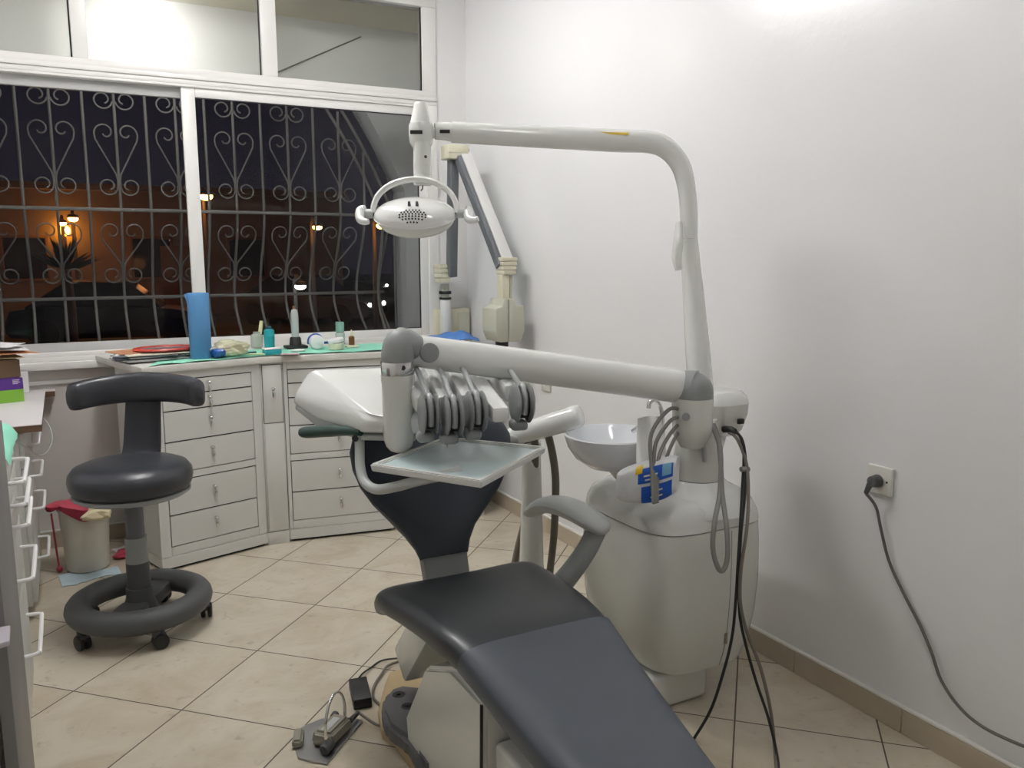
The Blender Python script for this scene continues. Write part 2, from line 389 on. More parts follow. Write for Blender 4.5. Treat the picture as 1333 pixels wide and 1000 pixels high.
baseboard('baseboard_right', (XR, YF, 0), (XR, YB, 0), (-1, 0, 0))
baseboard('baseboard_back', (XL, YB, 0), (XR - .013, YB, 0), (0, -1, 0))
baseboard('baseboard_left', (XL, YF, 0), (XL, YB - .013, 0), (1, 0, 0))
# sill
si = MB(); si.mm((WX0 - .05, YB - .055, .842), (WX1 + .02, YB, .876), .004); si.mm((WX0 - .03, YB - .028, .876), (WX1 + .01, YB, .897), .003)
struct(si, 'trim_1', 'alu', (0, YB, .842))
struct(MB().mm((-.62, YB - .012, .772), (.20, YB, .790), .002), 'trim_2', 'alu', (0, YB, .772))

# ------------------------------------------------------------------ windows
YW = YB + .002
def rect_frame(mb, x0, x1, z0, z1, l, r, b, t, y0, y1, bev=.003):
    mb.mm((x0, y0, z0), (x0 + l, y1, z1), bev); mb.mm((x1 - r, y0, z0), (x1, y1, z1), bev)
    mb.mm((x0 + l, y0, z0), (x1 - r, y1, z0 + b), bev); mb.mm((x0 + l, y0, z1 - t), (x1 - r, y1, z1), bev)
win = thing('window_1', None, None, (.6, YB, .9), kind='structure')
fr = MB(); rect_frame(fr, WX0, WX1, .897, 2.15, .05, .058, .018, .012, YB - .012, YB + .07); fr.build('window_frame', 'alu', win)
ls = MB(); rect_frame(ls, WX0 + .05, .617, .905, 2.142, .06, .05, .05, .05, YB + .032, YB + .06); ls = ls.build('window_sash', 'alu_grey', win)
MB().mm((WX0 + .11, YB + .044, .955), (.567, YB + .049, 2.092)).build('window_pane', 'glass', ls)
rs = MB(); rect_frame(rs, .555, WX1 - .048, .905, 2.142, .062, .058, .05, .046, YB, YB + .028); rs = rs.build('window_sash', 'alu', win)
MB().mm((.617, YB + .010, .955), (1.747, YB + .015, 2.096)).build('window_pane', 'glass', rs)
gs = MB(); gs.mm((1.741, YB + .003, .955), (1.747, YB + .009, 2.096)); gs.mm((.617, YB + .003, 2.091), (1.747, YB + .009, 2.096)); gs.mm((.617, YB + .003, .955), (1.747, YB + .009, .959)); gs.build('window_gasket', 'rubber', rs)
tr = thing('window_2', None, None, (.6, YB, 2.15), kind='structure')
t = MB()
t.mm((WX0, YB - .012, 2.150), (WX1, YB + .07, 2.172), .003); t.mm((WX0, YB - .020, 2.172), (WX1, YB + .07, 2.192), .003); t.mm((WX0, YB - .012, 2.192), (WX1, YB + .07, 2.223), .003)
for a, b in ((WX0, WX0 + .06), (.112, .175), (.936, 1.010), (1.778, WX1)): t.mm((a, YB - .010, 2.223), (b, YB + .06, WZ1 - .05), .003)
t.mm((WX0, YB - .012, WZ1 - .05), (WX1, YB + .07, WZ1), .003)
t.build('window_frame', 'alu', tr)
for a, b in ((WX0 + .06, .112), (.175, .936), (1.010, 1.778)):
    MB().mm((a, YB + .02, 2.223), (b, YB + .025, WZ1 - .05)).build('window_pane', 'glass_dusty', tr)
g = MB()
for x in (.105, .929, 1.772): g.mm((x, YB + .012, 2.223), (x + .006, YB + .0195, WZ1 - .05))
g.build('window_gasket', 'rubber', tr)

# ------------------------------------------------------------------ ceiling lights
def ceiling_light(x, y, label, hl=.59, tm='tube'):
    o = thing('ceiling_light', label, 'light', (x, y, ZC), group='fluorescent ceiling lights')
    MB().box((x, y, ZC - .03), (.18, hl * 2 + .06, .06), None, .01).build('light_housing', 'white_plastic', o)
    for s in (-.05, .05):
        MB().cyl((x + s, y - hl, ZC - .085), (x + s, y + hl, ZC - .085), .014, seg=12).build('fluorescent_tube', tm, o)
        for e in (-hl - .01, hl + .01): MB().box((x + s, y + e, ZC - .075), (.03, .02, .05), None, .004).build('tube_holder', 'white_plastic', o)
    return o
ceiling_light(.52, 3.05, 'twin tube fluorescent ceiling light above the floor beside the patient chair')
ceiling_light(.90, .90, 'added shorter twin tube fill light on the ceiling near the camera', .43, 'tube_dim')  # added fill, brightens faces turned towards the camera

# ------------------------------------------------------------------ outside
struct(MB().mm((-60, YB + .13, -.75), (60, 90, -.60)), 'ground_outside', 'ground')
# arched outer wall with a real reveal, plaster front greyed to carry shade in its colour
AX = -.55; AA = 2.42; ARX, ARZ, AR = -1.07, .50, 3.19
def arch(x): return ARZ + math.sqrt(max(0.0, AR * AR - (x - ARX) ** 2))
xs = [AX + AA * math.sin(PI / 2 * (i / 40)) for i in range(41)]
y0, y1 = 4.90, 5.10
aw = MB()
for i in range(40):
    a, b = xs[i], xs[i + 1]; za, zb = min(arch(a), 2.30), min(arch(b), 2.30)
    aw.raw([(a, y0, za), (b, y0, zb), (b, y0, 2.32), (a, y0, 2.32), (a, y1, za), (b, y1, zb), (b, y1, 2.32), (a, y1, 2.32)],
           [(0, 1, 2, 3), (4, 7, 6, 5), (0, 4, 5, 1), (3, 2, 6, 7)])
aw.mm((AX + AA, y0, -.6), (2.5, y1, 2.32)); aw.mm((-2.6, y0, -.6), (AX, y1, .86)); aw.mm((AX, y0, -.6), (AX + AA, y1, .86)); aw.mm((-2.6, y0, 2.30), (AX, y1, 2.32))
struct(aw, 'wall_outside', 'ext_wall')
up = MB(); up.mm((-2.6, y0, 2.32), (2.5, y1, 3.0))
struct(up, 'wall_outside_upper', 'ext_white')
struct(MB().mm((-2.6, YB + .12, 2.66), (2.5, y0, 2.76)), 'ceiling_outside', 'ext_cream')
struct(MB().mm((1.99, YB + .12, -.6), (2.09, y0, 2.66)), 'wall_outside_side', 'ext_white')
# thin tube standing in for a diagonal crack in the outer wall, seen through the right transom pane
single(MB().tube([(1.10, 4.8965, 2.34), (1.62, 4.8965, 2.60)], .004, 8), 'outdoor_crack_line', 'cord_grey', 'thin grey tube standing in for a crack running diagonally up the pale outside wall', 'cable', (1.10, 4.8965, 2.34))

pl_ = thing('porch_fill_light', 'added flat round fill light under the outside soffit, above the middle transom pane', 'light', (.45, 4.55, 2.66))  # added lamp, brightens the outer wall behind the transom panes
MB().lathe([(.07, -.0005), (.07, -.010), (.064, -.012)], (.45, 4.555, 2.66), seg=32).build('lamp_base', 'white_plastic', pl_)
MB().ball((.45, 4.555, 2.645), .060, 24, 12, 1, 1, .2).build('lamp_globe', 'porch_fill', pl_)

def belly(z):
    if z > 1.60 or z < .88: return 0.0
    return .21 * math.sin(PI * ((1.60 - z) / .72) ** 1.6)
YG = 5.0
gr = thing('window_grille', 'pale painted iron window grille with heart scrolls and bulging lower bars', 'grille', (.6, YG, .9))
BX = [.004 + .1495 * k for k in range(-6, 13)]
def gtop(x): return min(2.30, arch(max(x, AX)) - .20)
for x in BX:
    zt = gtop(x)
    if zt < 1.0: continue
    n = 26; pts = [(x, YG + belly(.865 + (zt - .865) * i / n), .865 + (zt - .865) * i / n) for i in range(n + 1)]
    MB().tube(pts, .0075, 8).build('vertical_bar', 'iron', gr)
for z in (1.596, 1.122):
    y = YG + belly(z)
    xr_ = 1.80 if z > 1.3 else 1.83
    MB().box(((-1.05 + xr_) / 2, y - .006, z), (1.05 + xr_, .012, .018), None, .003).build('horizontal_bar', 'iron', gr)
for off, xm in ((.09, 1.835), (.165, 1.765)):
    q = []
    for i in range(41):
        z = 2.32 - (2.32 - .87) * i / 40
        q.append(V((min(xm, ARX + math.sqrt((AR - off) ** 2 - (z - ARZ) ** 2)), YG + belly(z) * (.0 if off < .1 else .6), z)))
    MB().tube(q, .009, 8).build('arch_bar', 'iron', gr)
def heart(cx, zt, zb):
    """one scroll heart: two arms curling in at the top and out at the foot"""
    h = zt - zb; sides = []
    for s in (-1, 1):
        pts = []
        c1 = V((.052, zt - .062)); r1 = .047
        for i in range(22):                     # inner curl of the top lobe
            a = math.radians(200 - i * 27) ; r = .010 + .037 * (i / 21)
            if i * 27 > 380: break
            pts.append((c1.x + r * math.cos(math.radians(170 + i * 27 * -1)) , c1.y + r * math.sin(math.radians(170 + i * 27 * -1))))
        # top lobe sweeping over to the outside, then down to the foot
        pts = []
        for i in range(26):
            a = math.radians(-30 - 21 * i) ; r = .012 + .040 * min(1, i / 16)
            pts.append((.052 + r * math.cos(a), zt - .055 + r * math.sin(a)))
            if i > 8 and 21 * i + 30 >= 360 - 2: break
        k = pts[-1]
        pts += [(k[0] - .004, k[1] - .03), (.012, zb + .115), (.006, zb + .085)]
        # foot scroll curling outward
        for i in range(22):
            a = math.radians(188 + 20 * i); r = .043 - .029 * max(0, (i - 9) / 13)
            pts.append((.050 + r * math.cos(a), zb + .050 + r * math.sin(a)))
        P = [(cx + s * p[0], YG + belly(p[1]) - .006, p[1]) for p in pts]
        sides.append(P)
    m_ = MB()
    for P in sides: m_.tube(P, .0042, 6)
    m_.build('heart_scroll', 'iron', gr)
for k, x in enumerate(BX):
    if k % 2 == 0:
        for zt, zb in ((2.045, 1.665), (1.535, 1.20)):
            if zt < gtop(x + .1) + .02 and x < 1.75: heart(x, zt, zb)
        zt = 2.50; m_ = MB()
        if gtop(x + .1) > 2.25:
            for s in (-1, 1):
                m_.tube([(x + s * (.050 + (.043 - .029 * max(0, (i - 9) / 13)) * math.cos(math.radians(188 + 20 * i))), YG - .006, 2.155 + (.043 - .029 * max(0, (i - 9) / 13)) * math.sin(math.radians(188 + 20 * i))) for i in range(22)], .0042, 6)
            m_.build('foot_scroll', 'iron', gr)

# street at night
fac = thing('street_building', 'dim street building behind the spiky plant, lit orange by a globe lamp', 'building', (-1, 30, -.6))
b = MB(); b.mm((-6, 30, -.6), (9, 33, 3.4)); b.build('building_wall', 'facade', fac)
for i, x in enumerate((-4.5, -1.6, 2.0, 5.0)):
    f_ = MB(); rect_frame(f_, x, x + 1.3, .6, 2.0, .08, .08, .08, .08, 29.9, 30.02); f_.build('building_window', 'wood_edge', fac)
    MB().mm((x + .08, 29.97, .68), (x + 1.22, 29.99, 1.92)).build('building_pane', 'car_glass', fac)
MB().mm((2.9, 29.9, -.6), (3.9, 30.03, 1.7)).build('building_door', 'wood_edge', fac)
MB().mm((-6.2, 29.7, 3.4), (9.2, 33.2, 3.6)).build('building_parapet', 'facade', fac)

def street_lamp(p, r, label, mname='orange_lamp', pole=True):
    p = V(p); o = thing('street_lamp', label, 'street lamp', (p.x, p.y + .5, -.6), group=None)
    MB().tube([(p.x, p.y + .5, -.6), (p.x, p.y + .5, p.z + .1), (p.x, p.y + .35, p.z + .22), (p.x, p.y, p.z + .14)], [.06, .045, .04, .035], 8).build('lamp_pole', 'dark_grey', o)
    MB().lathe([(r * 1.5, 0), (r * 1.3, r * .8), (r * .3, r * 1.1)], (p.x, p.y, p.z + r * .3), (0, 0, 1), 14).build('lamp_hood', 'dark_grey', o)
    MB().ball(p, r, 14, 8, 1.3, 1, .75).build('lamp_bulb', mname, o)
    return o
street_lamp((3.480, 23.622, 2.901), .13, 'orange street lamp just right of the window mullion')
street_lamp((0.379, 26.325, 2.374), .10, 'small orange street lamp above and right of the glowing globe')
street_lamp((0.114, 27.597, 2.289), .085, 'small orange street lamp directly above the glowing globe')
street_lamp((5.181, 19.125, 1.997), .08, 'orange street lamp seen through the middle of the right sash')
street_lamp((5.792, 16.502, 1.958), .085, 'orange street lamp seen just below the operating light')
street_lamp((4.497, 18.120, 0.710), .09, 'low white street lamp beneath the middle of the grille', 'white_lamp')
p = V((0.170, 29.720, 2.152))
gl = thing('globe_lamp', 'large glowing orange globe lamp behind the spiky plant', 'lamp', (p.x, p.y, -.6))
MB().cyl((p.x, p.y, -.6), (p.x, p.y, p.z - .2), .05, .04, 10).build('lamp_pole', 'dark_grey', gl)
MB().ball(p, .16, 20, 12).build('lamp_globe', 'orange_globe', gl)
for nm, q, e, c in (('globe_glow', V((p.x + .25, p.y - .3, p.z)), 5, (1, .36, .08)), ('street_glow', V((2.433, 27.304, 1.102)) , 1.2, (1, .38, .12))):
    l = bpy.data.lights.new(nm, 'POINT'); l.energy = e; l.color = c; l.shadow_soft_size = .2
    lo = bpy.data.objects.new(nm, l); COL.objects.link(lo); lo.location = q
# spiky plant silhouette
p = V((0.066, 17.124, 1.204)); ag = thing('spiky_plant', 'dark spiky plant silhouetted against the orange globe lamp', 'plant', (p.x, p.y, -.6))
MB().tube([(p.x, p.y, -.6), (p.x + .02, p.y, .4), (p.x, p.y, p.z - .1)], [.12, .1, .09], 10).build('trunk', 'wood_edge', ag)
for i in range(30):
    a = i * 2.399; el = .25 + 1.15 * ((i * 7) % 30) / 30
    d = V((math.cos(a) * math.cos(el), math.sin(a) * math.cos(el), math.sin(el))); L = .62
    s_ = d.cross(V((0, 0, 1))).normalized()
    MB().raw([V((p.x, p.y, p.z - .08)) + s_ * .03, V((p.x, p.y, p.z - .08)) - s_ * .03, V((p.x, p.y, p.z - .05)) + d * L * .5 - s_ * .045, V((p.x, p.y, p.z - .05)) + d * L, V((p.x, p.y, p.z - .05)) + d * L * .5 + s_ * .045, V((p.x, p.y, p.z - .12)) + d * L * .4],
             [(0, 4, 3, 2, 1), (0, 1, 5), (1, 2, 5), (2, 3, 5), (3, 4, 5), (4, 0, 5)]).build('leaf', 'leaf', ag)

def car(c, rz, label, lights=True):
    o = thing('parked_car', label, 'car', (0, 0, 0))
    body = MB(); rings = []
    for y, h, w_, z0 in ((-2.1, .50, .74, .32), (-1.95, .66, .82, .22), (-1.2, .80, .86, .2), (0, .86, .88, .2), (1.4, .88, .86, .2), (2.0, .80, .80, .24), (2.1, .6, .72, .34)):
        rings.append([(-w_, y, z0), (w_, y, z0), (w_ * 1.02, y, z0 + (h - z0) * .6), (w_ * .9, y, h), (-w_ * .9, y, h), (-w_ * 1.02, y, z0 + (h - z0) * .6)])
    body.loft(rings).build('car_body', 'car_paint', o)
    cab = []
    for y, h, w_ in ((-1.0, .84, .74), (-.35, 1.38, .62), (.9, 1.42, .62), (1.7, .88, .72)): cab.append([(-.76, y, .82), (.76, y, .82), (w_, y, h), (-w_, y, h)])
    MB().loft(cab).build('car_cabin', 'car_glass', o)
    for sx in (-1, 1):
        for y in (-1.3, 1.35): MB().cyl((sx * .70, y, .31), (sx * .90, y, .31), .31, seg=20).build('wheel', 'rubber', o)
        if lights: MB().ball((sx * .56, -2.05, .58), .075, 14, 8, 1.2, .5, .8).build('headlight', 'white_lamp', o)
    o.location = c; o.rotation_euler = (0, 0, rz)
    return o
p = V((7.790, 23.139, 0.102)); car((p.x - 2.05 * .669, p.y + 2.05 * .743, -.6), math.radians(50), 'dark car facing the window with both headlights on')
p = V((11.700, 37.145, 0.373)); car((p.x, p.y + 2, -.6), math.radians(45), 'dark car further back with bright headlights, behind the nearer lit car')
p = V((1.048, 21.097, 0.699)); car((p.x, p.y, -.6), 1.4, 'dark unlit car parked side-on left of the mullion', False)

# ------------------------------------------------------------------ curved run of drawer cabinets
def rot_box(mb, org, ang, lo, hi, bev=0.0):
    lo = V(lo); hi = V(hi); m = Matrix.Translation(V(org)) @ Matrix.Rotation(ang, 4, 'Z')
    bm = bmesh.new(); bmesh.ops.create_cube(bm, size=1.0); bmesh.ops.scale(bm, vec=hi - lo, verts=bm.verts); bmesh.ops.translate(bm, vec=(lo + hi) / 2, verts=bm.verts)
    if bev: bmesh.ops.bevel(bm, geom=bm.edges[:], offset=bev, segments=1, affect='EDGES')
    mb.bm(bm, m); return mb
def knob(par, org, ang, x, z):
    m = Matrix.Translation(V(org)) @ Matrix.Rotation(ang, 4, 'Z')
    k = MB(); P = lambda *a: m @ V(a)
    k.cyl(P(x, .000, z + .012), P(x, -.012, z + .012), .007, .006, 12)
    k.ball(P(x, -.016, z + .010), .009, 12, 8)
    bm = bmesh.new(); bmesh.ops.create_uvsphere(bm, u_segments=12, v_segments=8, radius=1); bmesh.ops.scale(bm, vec=(.0075, .0055, .020), verts=bm.verts)
    k.bm(bm, m @ Matrix.Translation((x, -.018, z - .014)))
    k.build('knob', 'chrome', par)
ROWS = [(.768, .828), (.700, .763), (.566, .695), (.430, .561), (.245, .392), (.106, .240)]
def drawer_cabinet(org, ang, w_, dep_, label, rows, x0, x1):
    o = thing('drawer_cabinet', label, 'cabinet', org, group='white drawer cabinets under the window')
    c = MB(); R_ = lambda lo, hi, b=.0015: rot_box(c, org, ang, lo, hi, b)
    R_((0, .018, .062), (w_, dep_, .866)); R_((0, 0, .062), (x0 - .003, .018, .866)); R_((x1 + .003, 0, .062), (w_, .018, .866))
    R_((x0 - .003, 0, .062), (x1 + .003, .018, .102)); R_((x0 - .003, 0, .396), (x1 + .003, .018, .426)); R_((x0 - .003, 0, .832), (x1 + .003, .018, .866))
    c.build('cabinet_body', 'cab', o)
    rot_box(MB(), org, ang, (0, -.004, .012), (w_, dep_ - .05, .060), .0015).build('plinth', 'cab', o)
    rot_box(MB(), org, ang, (.01, .012, 0), (w_ - .01, dep_ - .08, .012)).build('plinth_foot', 'cab_gap', o)
    g = MB(); rot_box(g, org, ang, (x0 - .002, .010, .103), (x1 + .002, .017, .395)); rot_box(g, org, ang, (x0 - .002, .010, .427), (x1 + .002, .017, .831)); g.build('drawer_gap', 'cab_gap', o)
    for i, (a, b) in enumerate(rows):
        d = rot_box(MB(), org, ang, (x0, -.001, a), (x1, .0095, b - .001), .001).build('drawer', 'cab', o)
        knob(d, org, ang, (x0 + x1) / 2, (a + b) / 2 + (.01 if i > 1 else 0))
    return o
CL = V((.291, 3.761, 0)); aL = math.atan2(.141, .477)
CR = V((.872, 3.901, 0)); aR = math.atan2(-.072, .481)
drawer_cabinet(CL, aL, .497, .40, 'left white drawer cabinet of the curved run, behind the stool', ROWS, .048, .452)
RO = [(a, b) for a, b in ROWS]
drawer_cabinet(CR, aR, .500, .42, 'right white drawer cabinet of the curved run, partly behind the patient chair', RO, .020, .470)
o = thing('corner_cabinet', 'narrow white filler cabinet with one small door between the two drawer cabinets', 'cabinet', (.82, 3.902, 0))
MB().prism([(.770, 3.904), (.870, 3.903), (.915, 4.27), (.675, 4.23)], .062, .866, .0015, 1).build('cabinet_body', 'cab', o)
MB().prism([(.770, 3.900), (.870, 3.899), (.90, 4.15), (.71, 4.12)], .0, .060, .0015, 1).build('plinth', 'cab', o)
g = MB().mm((.775, 3.8995, .585), (.865, 3.9035, .858)); g.build('door_gap', 'cab_gap', o)
d = MB().mm((.777, 3.896, .587), (.863, 3.8992, .856), .001).build('small_door', 'cab', o); knob(d, (.0, 3.896, 0), 0, .82, .735)
MB().mm((.777, 3.896, .068), (.863, 3.9035, .582), .001).build('fixed_panel', 'cab', o)
o = thing('end_cabinet', 'plain white cabinet end behind the patient chair, below the dental x-ray arm', 'cabinet', (1.62, 3.83, 0))
MB().prism([(1.376, 3.835), (1.88, 3.835), (1.88, 4.31), (1.447, 4.31)], .06, .866, .002, 1).build('cabinet_body', 'cab', o); MB().prism([(1.378, 3.83), (1.87, 3.83), (1.87, 4.2), (1.434, 4.2)], 0, .058, .002, 1).build('plinth', 'cab', o)
# worktop slab
single(MB().prism([(.262, 3.737), (.770, 3.886), (.872, 3.886), (1.372, 3.812), (1.90, 3.812), (1.90, 4.318), (.108, 4.318)], .8665, .897, .003, 2),
       'cabinet_worktop', 'counter', 'worn white worktop on the drawer cabinets, stained along its front edge', 'worktop', (.9, 4.0, .8665))
# mint paper drape
FR = [V((.292, 3.752)), V((.52, 3.818)), (V((.770, 3.890))), V((.872, 3.892)), V((1.12, 3.853)), V((1.40, 3.822)), V((1.66, 3.822))]
def front(u):
    t = u * (len(FR) - 1); i = min(int(t), len(FR) - 2); return FR[i].lerp(FR[i + 1], t - i)
def mint(u, v):
    f = front(u); k = .012 * math.sin(u * 23) + .012 * math.sin(u * 9 + 1)
    yb = f.y + .28 + .06 * u + .02 * math.sin(u * 17); xb = f.x + (.09 if u < .3 else 0.02)
    y = (f.y + .003 + k * .35) * (1 - v) + yb * v; x = f.x * (1 - v) + xb * v
    return (x, min(y, 4.30), .9015 + .0015 * wob(x, y) + .004 * abs(math.sin(u * 31)) * (1 - v) ** 6)
single(MB().grid(mint, 90, 18, .0012), 'paper_drape', 'mint', 'mint green paper sheet spread over the worktop', 'paper sheet', (.9, 4.0, .899))

# ------------------------------------------------------------------ things on the worktop
ZW = .9045
c = V((0.520, 3.918, 0.904))
o = thing('paper_roll', 'tall blue paper roll standing by the window mullion', 'paper roll', c)
MB().lathe([(.012, .005), (.044, 0), (.046, .003), (.046, .285), (.044, .288), (.014, .287), (.012, .28)], c, seg=40).build('roll', 'blue_paper', o)
MB().raw([V(c) + V(q) for q in ((-.045, -.01, .288), (-.058, -.012, .283), (-.046, -.012, .235), (-.045, -.007, .235), (-.057, -.009, .283))], [(0, 1, 2), (0, 3, 4), (0, 4, 1), (1, 4, 3, 2), (0, 2, 3)]).build('torn_edge', 'blue_paper', o)
# magazines
base = V((0.333, 4.021, 0.904)); z = .9045
mags = [(.0, -.01, .30, .22, .006, .30, 'paper_grey', 'grey paper booklet at the bottom of the magazine stack'), (-.03, .0, .27, .20, .005, .05, 'paper_dark', 'dark-covered magazine second from the bottom of the stack'),
        (.02, .01, .29, .20, .004, .22, 'paper', 'white booklet in the middle of the magazine stack'), (-.03, -.01, .26, .19, .006, -.1, 'paper_dark', 'black magazine under the cream folder in the stack'),
        (.02, -.005, .30, .20, .005, .18, 'paper_cream', 'cream folder lying under the red mirror'), (-.06, .03, .22, .16, .004, .35, 'paper_orange', 'orange magazine on top of the stack, left of the red mirror')]
for dx, dy, a, b, h, rz, mm_, lab in mags:
    c = V((base.x + dx, base.y + dy, z))
    single(MB().box((c.x, c.y, z + h / 2), (a, b, h), (0, 0, rz), .001, 1), 'magazine', mm_, lab, 'magazine', c, group='magazines piled on the worktop'); z += h + .0006
c = V((base.x + .05, base.y + .0, z + .001))
o = thing('hand_mirror', 'oval red-rimmed mirror lying on the pile of magazines', 'mirror', c)
MB().lathe([(.105, 0), (.130, .001), (.136, .006), (.130, .012), (.107, .011), (.104, .006)], c, seg=48, sy=.72, rotz=.1).build('mirror_rim', 'red', o)
MB().lathe([(.103, .002), (.104, .0075)], c, seg=48, sy=.72, rotz=.1).build('mirror_glass', 'mirror_face', o)
for k, (px, lab) in enumerate(((-.14, 'crumpled white paper scrap left of the magazine pile'), (.16, 'crumpled grey paper scrap between magazines and blue roll'))):
    cc = V((base.x + px, base.y - .045, ZW + .016))
    bm = bmesh.new(); bmesh.ops.create_icosphere(bm, subdivisions=3, radius=1)
    for q in bm.verts: q.co *= 1 + .35 * wob(q.co.x * .09 + k, q.co.y * .07 + q.co.z * .06); q.co = V((q.co.x * .035, q.co.y * .03, max(-.013, q.co.z * .016)))
    single(MB().bm(bm, Matrix.Translation(cc)), 'paper_scrap', 'paper' if k == 0 else 'paper_grey', lab, 'paper', cc - V((0, 0, .013)), angle=25)
# crumpled plastic bag
c = V((0.641, 3.917, 0.904))
bm = bmesh.new(); bmesh.ops.create_icosphere(bm, subdivisions=4, radius=1)
for q in bm.verts:
    q.co *= 1 + .22 * wob(q.co.x * .11, q.co.y * .09 + q.co.z * .10) + .08 * wob(q.co.x * .4, q.co.z * .4); q.co = V((q.co.x * .085, q.co.y * .055, max(q.co.z * .038 + .036, .0005)))
o = thing('plastic_bag', 'crumpled clear plastic bag with pale yellow contents beside the blue roll', 'bag', c)
MB().bm(bm, Matrix.Translation(c)).build('bag_film', 'bag', o, angle=28)
bm = bmesh.new(); bmesh.ops.create_icosphere(bm, subdivisions=3, radius=1)
for q in bm.verts: q.co *= 1 + .25 * wob(q.co.x * .2, q.co.y * .2 + q.co.z * .13); q.co = V((q.co.x * .036 - .052, q.co.y * .04 - .018, max(q.co.z * .025 + .025, .001)))
MB().bm(bm, Matrix.Translation(c)).build('blue_wrapper', 'blue_deep', o, angle=28)
# bottles and small things
def at_w(px, py): pass
def bottle(c, prof, mname, name, label, cat, extra):
    o = thing(name, label, cat, c)
    MB().lathe(prof, c, seg=28).build('bottle_body', mname, o)
    for nm, pr, mn in extra: MB().lathe(pr, c, seg=24).build(nm, mn, o)
    return o
c = V((0.830, 4.254, 0.904))
o = bottle(c, [(.022, 0), (.030, .003), (.030, .055), (.024, .065), (.018, .068), (.018, .078)], 'clear', 'glass_pot', 'small clear pot holding a pale yellow brush, left of the teal bottle', 'pot', [])
MB().tube([V(c) + V((.004, 0, .012)), V(c) + V((.018, 0, .08)), V(c) + V((.026, 0, .13))], [.008, .010, .009], 10).build('brush_handle', 'yellow_soft', o)
c = V((0.869, 4.153, 0.904))
bottle(c, [(.020, 0), (.024, .003), (.026, .06), (.027, .062), (.026, .066), (.025, .09), (.018, .097)], 'teal', 'teal_bottle', 'teal plastic bottle with dark cap standing on the mint sheet', 'bottle', [('cap', [(.012, .0972), (.012, .108), (.009, .111)], 'teal_dark')])
c = V((0.829, 3.916, 0.904))
o = thing('small_box', 'small flat teal box with white lid in front of the teal bottle', 'box', c); MB().box(V(c) + V((0, 0, .012)), (.075, .05, .023), (0, 0, .1), .002).build('box_body', 'teal', o); MB().box(V(c) + V((0, 0, .0265)), (.078, .053, .005), (0, 0, .1), .002).build('box_lid', 'paper', o)
single(MB().box(V((0.744, 3.998, 0.904)) + V((0, 0, .004)), (.06, .02, .007), (0, 0, .2), .002), 'marker_pen', 'teal_dark', 'short dark green marker lying beside the plastic bag', 'pen', (0.744, 3.998, 0.904))
single(MB().tube([V((0.723, 3.940, 0.904)) + V((0, -.01, .004)), V((0.804, 3.930, 0.904)) + V((0, -.03, .004))], .004, 8), 'wooden_stick', 'yellow_soft', 'pale yellow stick lying in front of the teal box', 'stick', (0.723, 3.940, 0.904))
c = V((0.989, 4.126, 0.904))
o = thing('curing_light', 'cordless curing lamp wand upright in a black charging base', 'lamp', c)
MB().box(V(c) + V((0, 0, .007)), (.105, .08, .014), None, .005).build('charging_base', 'black', o)
MB().lathe([(.030, .0145), (.026, .05), (.022, .055)], c, seg=24).build('holder_cup', 'black', o)
MB().lathe([(.017, .056), (.018, .09), (.019, .14), (.0185, .165), (.014, .185), (.010, .190)], c, seg=24).build('wand', 'light_grey', o)
MB().lathe([(.0095, .1905), (.008, .204), (.006, .207)], c, seg=16).build('wand_tip', 'wood_edge', o)
single(MB().box(V((0.900, 3.877, 0.904)) + V((0, -.01, .002)), (.085, .05, .003), (0, 0, -.3), .001), 'paper_note', 'pink', 'pinkish paper slip in front of the black lamp base', 'paper', (0.900, 3.877, 0.904))
single(MB().lathe([(.03, 0), (.036, .003), (.034, .008), (.02, .01)], (0.966, 3.985, 0.904), seg=24, sy=.6), 'small_dish', 'paper', 'flat white dish at the foot of the curing lamp', 'dish', (0.966, 3.985, 0.904))
single(MB().box(V((0.897, 4.099, 0.904)) + V((0, 0, .002)), (.06, .03, .003), (0, 0, .4), .001), 'paper_note', 'paper', 'white paper slip between teal bottle and curing lamp', 'paper', (0.897, 4.099, 0.904))
c = V((1.070, 4.042, 0.904))
o = thing('tape_dispenser', 'white and blue round dispenser with a blue tap on its side', 'dispenser', c)
MB().cyl(V(c) + V((0, .022, .034)), V(c) + V((0, -.022, .034)), .034, seg=32, bev=.004).build('drum', 'paper', o)
MB().tube([V(c) + V((.0335 * math.cos(a), .018, .034 + .0335 * math.sin(a))) for a in [PI * 1.1 - i * PI * 1.0 / 14 for i in range(15)]], .0075, 10).build('blue_band', 'blue_deep', o)
MB().cyl(V(c) + V((.034, 0, .028)), V(c) + V((.052, 0, .028)), .006, seg=12).raw([V(c) + V(q) for q in ((.050, -.005, .028), (.068, -.005, .046), (.068, -.005, .010), (.050, .005, .028), (.068, .005, .046), (.068, .005, .010))], [(0, 1, 2), (3, 5, 4), (0, 3, 4, 1), (1, 4, 5, 2), (2, 5, 3, 0)]).build('tap', 'blue_deep', o)
c = V((1.145, 3.962, 0.904))
o = thing('cream_jar', 'low clear jar with a white lid set askew', 'jar', c)
MB().lathe([(.030, 0), (.036, .003), (.037, .030), (.034, .034)], c, seg=32).build('jar_body', 'cream', o)
MB().lathe([(.036, 0), (.038, .002), (.038, .014), (.034, .018)], V(c) + V((0, 0, .036)), (-.16, 0, 1), 32).build('jar_lid', 'paper', o)
c = V((1.235, 4.198, 0.904))
bottle(c, [(.021, 0), (.024, .002), (.024, .055), (.018, .062)], 'clear', 'gel_bottle', 'clear bottle with a tall pale green cap behind the white-lidded jar', 'bottle', [('tall_cap', [(.016, .0625), (.022, .064), (.022, .112), (.019, .115)], 'green_clear')])
c = V((1.242, 4.026, 0.904))
